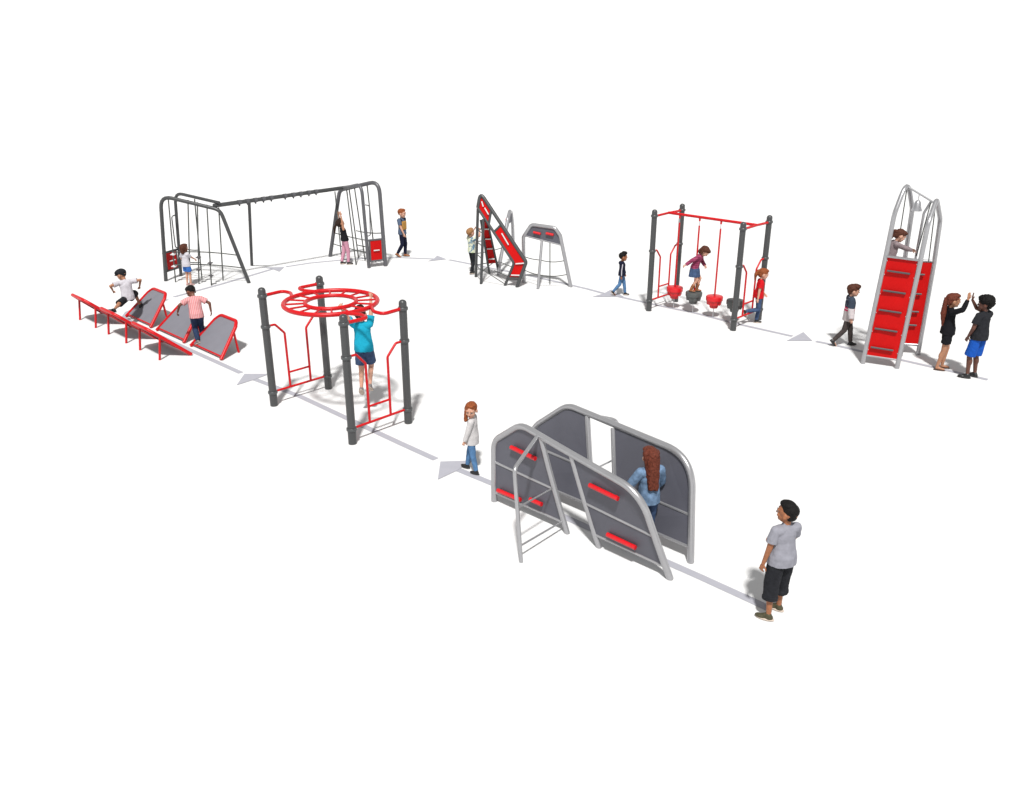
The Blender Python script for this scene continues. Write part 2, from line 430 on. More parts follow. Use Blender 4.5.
climbing_wall(near_n, 0.0,
    [(0, 0), (0, .97), (.56, 1.40), (2.645, 1.165), (3.01, 0)],
    [((.95, 1.34), (1.37, 0)), ((1.51, 1.27), (1.91, 0))],
    [((0, .64), (1.14, .63)), ((1.70, .63), (2.80, .585))],
    [((0, .15), (1.31, .16)), ((1.84, .19), (2.93, .17))],
    None,
    [((.40, 1.02), (.88, 1.01)), ((.12, .24), (.57, .25)), ((.75, .33), (.97, .33)), ((1.85, .98), (2.32, .965)), ((2.1, .32), (2.55, .31))],
    ((.90, 1.36), (1.15, -.84, 1.22), (1.375, -.96, 0), ((1.14, .63), (1.19, -.86, .67)), ((1.31, .18), (1.345, -.945, .22))),
    -1, 'nearer grey climbing wall with red grips on silver tube frame')
climbing_wall(far_n, 0.5,
    [(0.02, 0), (.03, .92), (.58, 1.39), (2.80, 1.37), (3.0, 0)],
    [((.98, 1.35), (1.46, 0)), ((1.47, 1.33), (1.85, 0))],
    [((.03, .68), (1.22, .66)), ((1.68, .63), (2.92, .62))],
    [((.02, .2), (1.38, .2)), ((1.80, .21), (2.96, .2))],
    None,
    [((.35, 1.03), (.8, 1.05)), ((.3, .4), (.75, .4)), ((2.0, 1.0), (2.45, 1.0)), ((2.1, .37), (2.55, .37))],
    ((.98, 1.37), (1.27, .70, 1.27), (1.33, .86, 0), ((1.24, .66), (1.30, .80, .68)), ((1.40, .20), (1.32, .84, .22))),
    1, 'farther grey climbing wall seen from its plain side, behind the girl in denim')

# ------------------------------------------------------------ post sets: ring climber and pod stepper
PANG = R(-43.9)
def post(t, x, y, h, collars):
    r = .068
    p = MB().lathe((x, y, 0), (0, 0, 1), [(0, r), (h - .06, r), (h - .035, r * .93), (h - .012, r * .62), (h, r * .1)], 24).build('post', M['dark'], t)
    for z in collars:
        MB().lathe((x, y, z), (0, 0, 1), [(-.028, r + .002), (-.026, r + .014), (-.018, r + .02), (.018, r + .02), (.026, r + .014), (.028, r + .002)], 24).build('collar', M['ring'], p)
    MB().lathe((x, y, 0), (0, 0, 1), [(0.001, r + .003), (.235, r + .003)], 24).build('base_sleeve', M['dark'], p)
def side_rail(t, x):
    r = .022
    MB().tube([(x, .06, 1.53), (x, .19, 1.53), (x, .37, 1.33), (x, .38, .27)], r, .07, 10).build('rail_upright', M['red'], t)
    MB().tube([(x, 1.15, 1.53), (x, 1.02, 1.53), (x, .83, 1.33), (x, .83, .27)], r, .07, 10).build('rail_upright', M['red'], t)
    MB().tube([(x, .06, .27), (x, 1.15, .27)], r, 0, 10).build('rail_bar', M['red'], t)
    MB().tube([(x, .38, .56), (x, .83, .56)], r * .9, 0, 10).build('rail_bar', M['red'], t)

rc = thing('ring_climber', (-4.43, 14.88, 0), PANG, 'overhead red ring climber on four dark grey posts', 'overhead climber')
for x, y in ((0, 0), (0, 1.21), (2.43, 0), (2.43, 1.21)): post(rc, x, y, 2.256, (2.10, 1.53, .265))
side_rail(rc, 0); side_rail(rc, 2.43)
RC = Vector((1.215, .605, 2.10))
def circ(rad, n, z=0): return [RC + Vector((rad * math.cos(2 * math.pi * k / n), rad * math.sin(2 * math.pi * k / n), z)) for k in range(n)]
MB().tube(circ(.80, 48), .040, 0, 12, closed=True).build('outer_ring', M['red'], rc)
MB().tube(circ(.435, 40), .036, 0, 12, closed=True).build('inner_ring', M['red'], rc)
for k in range(16):
    a = 2 * math.pi * (k + .5) / 16; d = Vector((math.cos(a), math.sin(a), 0))
    MB().tube([RC + d * .45, RC + d * .785], .018, 0, 8).build('spoke', M['red'], rc)
def on_ring(deg, rad=.80): return RC + Vector((rad * math.cos(R(deg)), rad * math.sin(R(deg)), 0))
for p0, p1, p2, p3 in [((0, .06), (-.03, .44), (.20, .46), (.48, .30)), ((0, 1.15), (-.02, .74), (.22, .72), (.5, .86)),
                       ((2.43, .06), (2.45, .47), (2.21, .49), (1.93, .35)), ((2.43, 1.15), (2.46, .77), (2.23, .75), (1.95, .91))]:
    MB().tube([(*p0, 2.10), (*p1, 2.10), (*p2, 2.10), (*p3, 2.10)], .031, .16, 12).build('support_arm', M['red'], rc)

st = thing('pod_stepper', (3.484, 21.243, 0), R(-43.7), 'pod stepper with four hanging pods between dark grey posts', 'stepping climber')
for x, y in ((0, 0), (0, 1.21), (2.42, 0), (2.42, 1.21)): post(st, x, y, 2.56, (2.40, 1.535, .268))
side_rail(st, 0); side_rail(st, 2.42)
for x in (0, 2.42):
    MB().tube([(x, .06, 2.39), (x, .605, 2.40), (x, 1.15, 2.39)], .030, 0, 12).build('cross_beam', M['red'], st)
MB().tube([(0, .605, 2.405), (2.42, .605, 2.405)], .034, 0, 12).build('beam', M['red'], st)
def fluted(mb, base, prof, n=8, seg=48):
    rings = []
    for z, r, f in prof:
        rings.append([mb.bm.verts.new((base[0] + rr * math.cos(a), base[1] + rr * math.sin(a), z))
                      for a, rr in ((2 * math.pi * k / seg, r * (1 - f * (0.5 - 0.5 * math.tanh(3 * math.cos(n * 2 * math.pi * k / seg)))) ) for k in range(seg))])
    for A, B in zip(rings, rings[1:]):
        for k in range(seg): mb.bm.faces.new((A[k], A[(k + 1) % seg], B[(k + 1) % seg], B[k]))
    mb.bm.faces.new(rings[0][::-1]); mb.bm.faces.new(rings[-1]); return mb
for i, (x, y) in enumerate(((.34, .605), (.91, .605), (1.50, .605), (2.07, .605))):
    mm = M['redplastic'] if i % 2 == 0 else M['greyplastic']
    dz = (.025, 0, .0, .01)[i]
    pod = fluted(MB(), (x, y), [(.245 + dz, .055, 0), (.25 + dz, .095, .05), (.335 + dz, .12, .14), (.34 + dz, .178, .12), (.44 + dz, .192, .08), (.445 + dz, .205, 0), (.525 + dz, .208, 0), (.545 + dz, .198, 0), (.55 + dz, .18, 0)]).build('pod', mm, st)
    MB().tube([(x, y, .55), (x, y, 2.20)], .021, 0, 12).build('hanging_rod', M['red'] , st)
    MB().tube([(x, y, 2.20), (x, y, 2.33)], .009, 0, 8).build('chain', M['steel'], st)
    MB().tube([(x, y, 2.31), (x, y, 2.38)], .024, 0, 10).build('hanger', M['red'], st)
    MB().tube([(x, y, 0), (x, y, .26)], .011, 0, 8).build('ground_rod', M['steel'], st)

# ------------------------------------------------------------ six tilted stepping panels
PO = Vector((-8.645, 19.753, 0)); PE = Vector((math.cos(R(-44)), math.sin(R(-44)), 0)); PN = Vector((-PE.y, PE.x, 0))
def tilted_panel(center_s, base_n, out, label):
    """local x along the row, local y uphill"""
    loc = PO + PE * center_s + PN * base_n
    t = thing('tilted_panel', loc, R(-44) + (0 if out > 0 else math.pi), label, 'balance panel', 'tilted stepping panels')
    w0, w1, dy, dz = (.675, .40, .64, .65) if out > 0 else (.675, .42, .74, .665)
    def S(u, v): return Vector((u * (w0 + (w1 - w0) * v), dy * v, .02 + dz * v))
    top = .13
    MB().tube([S(-1, 0), S(-1, .86), S(-.82, 1.0), S(.82, 1.0), S(1, .86), S(1, 0)], .039, top, 12).build('frame', M['red'], t)
    MB().tube([S(-.96, .07), S(.96, .07)], .022, 0, 10).build('crossbar', M['red'], t)
    nn = Vector((0, -dz, dy))
    MB().slab([S(-.96, .085), S(.96, .085), S(.95, .83), S(.86, .93), S(.8, .965), S(-.8, .965), S(-.86, .93), S(-.95, .83)], nn, .016).build('panel', M['mat'], t, smooth=False)
    for u in (-1, 1):
        a = S(u, .74)
        MB().tube([a, Vector((a.x - u * .01, dy * .84, 0))], .025, 0, 10).build('leg', M['red'], t)
    return t
tilted_panel(-.64, 0, 1, 'grey tilted panel under the right foot of the striding boy, facing the camera')
tilted_panel(1.03, 0, 1, 'middle grey tilted panel facing the camera, partly behind the boy in pink stripes')
tilted_panel(2.71, 0, 1, 'grey tilted panel facing the camera at the feet of the boy in pink stripes')
tilted_panel(-1.42, -.27, -1, 'red framed panel seen from its edge, farthest left of its row')
tilted_panel(.27, -.27, -1, 'red framed panel seen from its edge under the left foot of the striding boy')
tilted_panel(1.93, -.27, -1, 'red framed panel seen from its edge, nearest the ring climber')

# ------------------------------------------------------------ overhead beam climber with rope ends (back left)
O = Vector((-7.0, 25.6, 0))
oc = thing('beam_climber', O, 0, 'long dark overhead beam climber with rope nets and low red panels at both ends', 'overhead climber')
def ob(mb, name, m, parent=None, **k): return mb.build(name, m, parent or oc, offset=O, **k)
ob(MB().tube([(-9.97, 24.33, 0), (-9.76, 24.31, 2.43), (-8.10, 24.16, 2.06), (-7.51, 24.10, 0)], .052, [.30, .30], 14), 'end_frame', M['dark'])
ob(MB().tube([(-9.75, 24.93, 0), (-9.56, 24.86, 2.43), (-8.10, 24.17, 2.25)], .044, .28, 14), 'end_frame', M['dark'])
ob(MB().tube([(-3.90, 26.21, 0), (-3.97, 26.27, 2.56), (-5.34, 27.19, 2.16), (-5.87, 27.55, 0)], .060, [.30, .30], 14), 'end_frame', M['midgrey'])
ob(MB().tube([(-4.37, 25.95, 0), (-4.46, 26.06, 2.50), (-5.22, 27.08, 2.23)], .050, .28, 14), 'end_frame', M['midgrey'])
J1, J2 = Vector((-8.27, 24.16, 2.17)), Vector((-4.98, 27.28, 2.25))
beam = ob(MB().tube([J1, J2], .058, 0, 14), 'beam', M['dark'])
ob(MB().tube([(-8.04, 26.28, 0), (-7.50, 24.93, 2.16)], .045, 0, 12), 'middle_post', M['dark'])
for px in (.17, .225, .28, .335, .39, .49, .55, .605, .665, .72):
    c = J1.lerp(J2, px); d = (J2 - J1).normalized()
    gm = MB().tube([c - d * .05, c + d * .05], .067, 0, 14); gm.ell(c - Vector((0, 0, .078)), .026, .026, .034, None, 12, 8)
    ob(gm, 'grip', M['midgrey'])
def low_panel(a, b, z0, z1, m, dark):
    a, b = Vector(a), Vector(b); d = (b - a).normalized(); nr = Vector((-d.y, d.x, 0))
    p = lambda u, z: a.lerp(b, u) + Vector((0, 0, z))
    fm = MB(); fm.tube([p(.0, z0), p(1, z0)], .030, 0, 8).tube([p(0, z1), p(1, z1)], .030, 0, 8)
    fm.tube([p(.13, z0), p(.13, z1)], .028, 0, 8).tube([p(.87, z0), p(.87, z1)], .028, 0, 8)
    f_ = ob(fm, 'panel_frame', dark)
    ob(MB().slab([p(.13, z0 + .02), p(.87, z0 + .02), p(.87, z1 - .02), p(.13, z1 - .02)], nr, .018), 'panel', M['redpanel'], smooth=False)
    zc = (z0 + z1) / 2
    for sgn in (1, -1):
        ob(MB().tube([p(.33, zc) + nr * .035 * sgn, p(.67, zc) + nr * .035 * sgn], .018, 0, 8), 'handle', M['whitepl'])
low_panel((-9.945, 24.33, 0), (-9.73, 24.92, 0), .27, .80, None, M['dark'])
low_panel((-3.905, 26.22, 0), (-4.375, 25.96, 0), .20, .84, None, M['midgrey'])
def loop_rail(a, dirv, z0, z1, m):
    a, d = Vector(a), Vector(dirv)
    ob(MB().tube([a + Vector((0, 0, z0)), a + d + Vector((0, 0, z0 + .03)), a + d + Vector((.02, 0, z1 - .03)), a + Vector((.05, 0, z1))], .016, .07, 8), 'hand_loop', m)
loop_rail((-9.68, 24.91, 0), (-.05, -.14, 0), .85, 1.80, M['dark'])
loop_rail((-4.42, 25.99, 0), (.14, .06, 0), .95, 1.90, M['midgrey'])
ropes = [((-9.54, 24.29, 2.40), (-9.64, 24.19, 0), (.80, .46)), ((-8.98, 24.23, 2.32), (-9.2, 24.12, 0), ()), ((-8.72, 24.21, 2.26), (-8.90, 23.98, 0), (.75, .405)),
         ((-8.46, 24.19, 2.2), (-8.49, 23.81, 0), (.62, .275)), ((-8.13, 24.16, 2.12), (-8.34, 24.39, 0), ()), ((-8.9, 24.52, 2.3), (-8.99, 24.51, 0), ()),
         ((-5.51, 27.30, 2.10), (-5.34, 26.76, 0), ()), ((-5.09, 27.02, 2.24), (-4.83, 26.35, 0), ()), ((-5.0, 26.96, 2.26), (-4.91, 27.29, 0), ()),
         ((-4.81, 26.83, 2.3), (-4.65, 26.97, 0), ()), ((-4.37, 26.53, 2.43), (-4.29, 26.76, 0), ())]
for a, b, steps in ropes:
    a, b = Vector(a), Vector(b)
    rp = ob(MB().tube([a, b], .019, 0, 8), 'rope', M['rope'])
    for z in steps:
        c = b.lerp(a, z / a.z)
        sm = MB().box(c, .13, .13, .022).ell(c, .04, .04, .05, None, 10, 8)
        ob(sm, 'rope_step', M['whitepl' if b.x < -9.5 else 'stepgrey'], rp, bevel=.006)
def sag(a, b, dip, bow=(0, 0, 0), k=10):
    a, b, w = Vector(a), Vector(b), Vector(bow)
    return [a.lerp(b, i / k) + (Vector((0, 0, -dip)) + w) * (4 * (i / k) * (1 - i / k)) for i in range(k + 1)]
for a, b, dp in [((-9.62, 24.21, .86), (-7.72, 24.12, .79), -.05), ((-9.63, 24.2, .50), (-7.63, 24.11, .43), -.05), ((-9.68, 24.90, .86), (-8.99, 24.5, .86), .03), ((-9.68, 24.90, .48), (-8.99, 24.5, .5), .03),
                 ((-5.67, 27.41, .80), (-3.93, 26.24, .72), .04), ((-5.76, 27.47, .44), (-3.91, 26.22, .32), .04), ((-4.91, 27.2, .9), (-4.0, 26.3, 1.0), .03), ((-4.91, 27.2, .45), (-4.0, 26.3, .55), .03)]:
    ob(MB().tube(sag(a, b, dp), .016, 0, 6), 'cable', M['rope'])

# ------------------------------------------------------------ red angled climbing frame with silver hoops (back middle)
O2 = Vector((0.0, 24.2, 0))
cf = thing('ramp_climber', O2, 0, 'dark climbing frame with steep kinked red ramp, ladder legs and two silver hoops', 'climbing frame')
def cb(mb, name, m, parent=None, **k): return mb.build(name, m, parent or cf, offset=O2, **k)
Lf, Lw, Lt = Vector((-.20, 23.80, 0)), Vector((.06, 23.77, .65)), Vector((-.955, 24.36, 2.08))
Rf, Rw, Rt = Vector((.14, 23.63, 0)), Vector((.395, 23.69, .70)), Vector((-.88, 24.42, 2.49))
cb(MB().tube([Lf, Lw, Lt], .040, .12, 12), 'ramp_rail', M['dark'])
cb(MB().tube([Rf, Rw, Rt, Lt], .052, [.12, .08], 14), 'ramp_rail', M['dark'])
def quad(a, b, c, d, t=.02, gap=0.0):
    return MB().slab([a, b, c, d], (b - a).cross(d - a), t)
def lerp(a, b, t): return a.lerp(b, t)
lo = .62
cb(quad(lerp(Lw, Lt, .0), lerp(Rw, Rt, .0), lerp(Rw, Rt, .54), lerp(Lw, Lt, .56)), 'ramp_panel', M['redpanel'], smooth=False)
cb(quad(lerp(Lf, Lw, .36), lerp(Rf, Rw, .36), Rw, Lw), 'ramp_panel', M['redpanel'], smooth=False)
cb(quad(lerp(Lw, Lt, .70), lerp(Rw, Rt, .76), lerp(Rw, Rt, .97), lerp(Lw, Lt, .97)), 'ramp_panel', M['redpanel'], smooth=False)
for q, p in ((.56, .54), (.70, .76)):
    cb(MB().tube([lerp(Lw, Lt, q), lerp(Rw, Rt, p)], .035, 0, 10), 'ramp_crossbar', M['dark'])
cb(MB().tube([lerp(Lf, Lw, .33), lerp(Rf, Rw, .33)], .045, 0, 10), 'ramp_crossbar', M['dark'])
up = Vector((.10, -.55, .30)).normalized() * .045
def ramp_grip(a, b): cb(MB().tube([a + up, b + up], .019, 0, 8), 'grip', M['whitepl'])
m_ = lambda q, u: lerp(lerp(Lw, Lt, q), lerp(Rw, Rt, q), u)
ramp_grip(m_(.28, .45), m_(.46, .52))
ramp_grip(m_(.77, .45), m_(.87, .5)); ramp_grip(m_(.90, .45), m_(.95, .6))
for q in (.94, .45): ramp_grip(lerp(lerp(Lf, Lw, q), lerp(Rf, Rw, q), .15), lerp(lerp(Lf, Lw, q), lerp(Rf, Rw, q), .85))
A1, B1, A2, B2 = Vector((-1.06, 24.81, 0)), Vector((-.955, 24.38, 2.06)), Vector((-.88, 23.98, 0)), Vector((-.80, 24.20, 1.80))
cb(MB().tube([A1, B1], .040, 0, 12), 'leg', M['dark']); cb(MB().tube([A2, B2], .040, 0, 12), 'leg', M['dark'])
C0, C1 = Vector((-.53, 25.2, 0)), Vector((-.80, 24.72, 1.68))
sd = Vector((.14, .05, 0))
for s in (-1, 1): cb(MB().tube([C0 + sd * s, C1 + sd * s * .62], .034, 0, 10), 'ladder_rail', M['dark'])
cb(MB().slab([lerp(C0, C1, .2) - sd, lerp(C0, C1, .2) + sd, C1 + sd * .62, C1 - sd * .62], (0.3, -1, .3), .02), 'ladder_panel', M['redpanel'], smooth=False)
for q in (.28, .47, .65, .83):
    c = lerp(C0, C1, q) + Vector((.01, -.05, .02)); cb(MB().box(c, .17, .07, .03), 'ladder_step', M['whitepl'], bevel=.006)
for z in (.36, .70, 1.05, 1.4):
    p = lerp(A1, B1, z / 1.99); q = lerp(A2, B2, z / 1.8); w = lerp(C0, C1, z / 1.66) - sd * .9
    cb(MB().tube([p, w], .014, 0, 8), 'rung', M['dark']); cb(MB().tube([p, q], .014, 0, 8), 'rung', M['dark'])
# hoop seen from its edge
cb(MB().tube([(-.41, 25.05, 0), (-.13, 25.75, 1.52), (-.07, 26.0, 1.72), (-.02, 26.35, 1.62), (.02, 26.5, 1.2), (.06, 26.7, 0)], .050, .15, 12), 'hoop', M['silver'])
cb(MB().tube([(-.44, 26.0, 0), (-.11, 26.05, 1.36)], .036, 0, 10), 'hoop_leg', M['silver'])
cb(MB().slab([(-.17, 25.68, 1.36), (.01, 26.46, 1.33), (-.02, 26.33, 1.58), (-.07, 26.0, 1.68), (-.12, 25.78, 1.50)], (1, -.22, .1), .018), 'hoop_panel', M['panel'], smooth=False)
for y in (25.82, 26.12): cb(MB().tube([(-.17, y, 1.45), (-.12, y + .2, 1.45)], .03, 0, 10), 'hoop_grip', M['redplastic'])
# broad hoop
ta, tb = Vector((.34, 24.21, 0)), Vector((1.66, 23.64, 0)); te = (tb - ta).normalized(); tn = Vector((-te.y, te.x, 0))
T = lambda s, z: ta + te * s + Vector((0, 0, z))
cb(MB().tube([T(0, 0), T(-.02, 1.30), T(.22, 1.66), T(.92, 1.62), T(1.08, 1.42), T(1.43, 0)], .052, [.10, .16, .16, .12], 14), 'hoop', M['silver'])
cb(MB().slab([T(.02, 1.33), T(.22, 1.62), T(.90, 1.58), T(1.04, 1.38), T(1.09, 1.17)], tn, .02), 'hoop_panel', M['panel'], smooth=False)
cb(MB().tube([T(.0, 1.335), T(1.10, 1.16)], .022, 0, 10), 'hoop_rail', M['silver'])
for a, b in ((.30, .52), (.68, .90)):
    cb(MB().tube([T(a, 1.46) - tn * .05, T(b, 1.43) - tn * .05], .036, 0, 10), 'hoop_grip', M['redplastic'])
tF, tFt = Vector((.72, 23.42, 0)), T(.54, 1.24)
cb(MB().tube([tF, tFt], .038, 0, 12), 'hoop_leg', M['silver'])
cb(MB().tube([T(.78, 1.21), T(.80, .02)], .014, 0, 8), 'rope', M['rope'])
for z in (.36, .74):
    f_ = lerp(tF, tFt, z / 1.24)
    cb(MB().tube(sag(T(0, z), f_, .02), .012, 0, 6), 'cable', M['rope'])
    cb(MB().tube(sag(f_, T(1.43 - z * .25, z), .05, (0, 0, 0)), .012, 0, 6), 'cable', M['rope'])
    cb(MB().tube([lerp(C0, C1, z / 1.66) + sd, (-.36 if z < .5 else -.28, 25.2 if z < .5 else 25.4, z)], .012, 0, 6), 'cable', M['rope'])
    cb(MB().tube(sag((-.36 if z < .5 else -.28, 25.2 if z < .5 else 25.4, z), T(0, z), .03), .012, 0, 6), 'cable', M['rope'])
for a, b in (((-.84, 24.05, .40), (-.20, 23.82, .04)), ((-.84, 24.05, .36), (-.55, 25.1, .36)), ((-.52, 25.2, .1), (-.12, 23.86, .25))):
    cb(MB().tube([a, b], .012, 0, 6), 'cable', M['rope'])

# ------------------------------------------------------------ climbing tower with bell (right)
TANG = R(-36)
tw = thing('climbing_tower', (7.42, 17.22, 0), TANG, 'tall silver climbing tower with red walls, dark grips and hanging bell', 'climbing tower')
rt = .047
fA = [(0, 0, 0), (.085, .13, 2.3), (.11, .17, 3.14), (.18, .50, 3.78), (.27, .94, 3.14), (.27, 1.03, 2.15), (.36, 1.12, 0)]
fB = [(.66, .10, 0), (.745, .12, 2.3), (.755, .18, 3.02), (.75, .62, 3.42), (.78, 1.22, 2.93), (.80, 1.29, 2.0), (.81, 1.30, 0)]
MB().tube(fA, rt, [.1, .5, .26, .3, .1], 14).build('side_hoop', M['silver'], tw)
MB().tube(fB, rt, [.1, .3, .12, .3, .1], 14).build('side_hoop', M['silver'], tw)
MB().tube([(.18, .50, 3.64), (.75, .62, 3.33)], .018, 0, 10).build('top_bar', M['silver'], tw)
MB().tube([(.54, .99, 0), (.50, .90, 2.2), (.55, .68, 3.12), (.66, .60, 3.37)], .026, .1, 10).build('inner_pole', M['silver'], tw)
V = Vector
a0, a1, b0, b1 = V((0, 0, 0)), V((.085, .13, 2.3)), V((.66, .10, 0)), V((.745, .12, 2.3))
W = lambda u, z: lerp(lerp(a0, b0, u), lerp(a1, b1, u), z / 2.3)
fn_ = V((.10, -1, .055)).normalized()
MB().slab([W(.03, .20), W(.97, .20), W(.97, 2.27), W(.03, 2.27)], fn_, .022).build('front_wall', M['redpanel'], tw, smooth=False)
MB().tube([W(0, .185), W(1, .185)], .022, 0, 10).build('wall_rail', M['silver'], tw)
MB().slab([W(.02, 2.285) - fn_ * .05, W(.98, 2.285) - fn_ * .05, W(.98, 2.285) + fn_ * .05, W(.02, 2.285) + fn_ * .05], (0, 0, 1), .035).build('wall_cap', M['silver'], tw, smooth=False)
c0, c1, d0, d1 = V((.36, 1.12, 0)), V((.27, 1.02, 2.15)), V((.81, 1.30, 0)), V((.80, 1.29, 2.15))
WB = lambda u, z: lerp(lerp(c0, d0, u), lerp(c1, d1, u), z / 2.15)
bn_ = V((.40, -1, 0)).normalized()
MB().slab([WB(.03, .24), WB(.96, .24), WB(.96, 2.03), WB(.03, 2.03)], bn_, .022).build('back_wall', M['redpanel'], tw, smooth=False)
for z in (.22, 2.06): MB().tube([WB(0, z), WB(1, z)], .030, 0, 10).build('wall_rail', M['silver'], tw)
def wall_grip(P0, P1, nn, both=True):
    gm = MB().tube([P0 + nn * .06, P1 + nn * .06], .021, 0, 10)
    for q in (.12, .5, .88): gm.tube([lerp(P0, P1, q), lerp(P0, P1, q) + nn * .06], .012, 0, 8)
    gm.build('grip', M['stepgrey'], tw)
for z in (2.0, 1.595, 1.19, .79, .385):
    wall_grip(W(.14, z + .005), W(.80, z), fn_)
    wall_grip(W(.20, z - .1), W(.78, z - .1), -fn_)
for z in (1.78, 1.36, .97, .67): wall_grip(WB(.2, z), WB(.72, z), bn_)
for z in (.32, .72, 1.12, 1.52, 1.92, 2.2):
    for u in (.065, .935):
        c = W(u, z); MB().tube([c + fn_ * .011, c + fn_ * .018], .012, 0, 8).build('bolt', M['steel'], tw)
MB().lathe((.43, .55, 3.17), (0, 0, 1), [(0, .10), (.015, .10), (.06, .082), (.17, .058), (.205, .03), (.21, .012)], 20).build('bell', M['chrome'], tw)
MB().tube([(.43, .55, 3.37), (.43, .55, 3.50)], .010, 0, 8).build('bell_hanger', M['steel'], tw)
for a, b in (((.19, .52, 3.6), (.16, .72, 2.25)), ((.66, .59, 3.36), (.62, .30, 2.32)), ((.74, .66, 3.30), (.74, 1.0, 2.1))):
    MB().tube([a, b], .011, 0, 8).build('rope', M['rope'], tw)

# ------------------------------------------------------------ people
def fuse(mb, name, m, parent, voxel, smooth=3, noise_amp=0.0, noise_scale=20.0, label=None, stretch=1.0):
    """fuse overlapping shapes into ONE continuous surface"""
    bmesh.ops.recalc_face_normals(mb.bm, faces=mb.bm.faces[:])
    me = bpy.data.meshes.new(name); mb.bm.to_mesh(me); mb.bm.free()
    tmp = bpy.data.objects.new('tmp', me); COL.objects.link(tmp)
    r = tmp.modifiers.new('r', 'REMESH'); r.mode = 'VOXEL'; r.voxel_size = voxel; r.use_smooth_shade = True
    if smooth:
        q = tmp.modifiers.new('s', 'SMOOTH'); q.iterations = smooth; q.factor = 0.5
    dg = bpy.context.evaluated_depsgraph_get()
    new = bpy.data.meshes.new_from_object(tmp.evaluated_get(dg)); new.name = name
    bpy.data.objects.remove(tmp); bpy.data.meshes.remove(me)
    if noise_amp:
        cos = [v.co.copy() for v in new.vertices]; nrs = [v.normal.copy() for v in new.vertices]
        flat = []
        for c_, n_ in zip(cos, nrs):
            q = Vector((c_.x, c_.y, c_.z * stretch)) * noise_scale
            c_ = c_ + n_ * ((mnoise.noise(q) + .5 * mnoise.noise(q * 2.3)) * noise_amp); flat += c_[:]
        new.vertices.foreach_set('co', flat)
    new.materials.clear(); new.materials.append(m)
    for p in new.polygons: p.use_smooth = True; p.material_index = 0
    o = bpy.data.objects.new(name, new); COL.objects.link(o); o.parent = parent
    if label: o['label'] = label
    return o

def ik(a, b, l1, l2, pole):
    """middle joint of a two-bone limb from a to b; returns (mid, end)"""
    d = b - a; L = d.length
    if L > (l1 + l2) * .998: b = a + d.normalized() * (l1 + l2) * .998; d = b - a; L = d.length
    if L < 1e-4: d = Vector((0, 0, -1e-3)); L = d.length
    x = (l1 * l1 - l2 * l2 + L * L) / (2 * L); h = math.sqrt(max(l1 * l1 - x * x, 0))
    u = d.normalized(); p = pole - u * pole.dot(u)
    p = p.normalized() if p.length > 1e-4 else Vector((0, 1, 0))
    return a + u * x + p * h, b

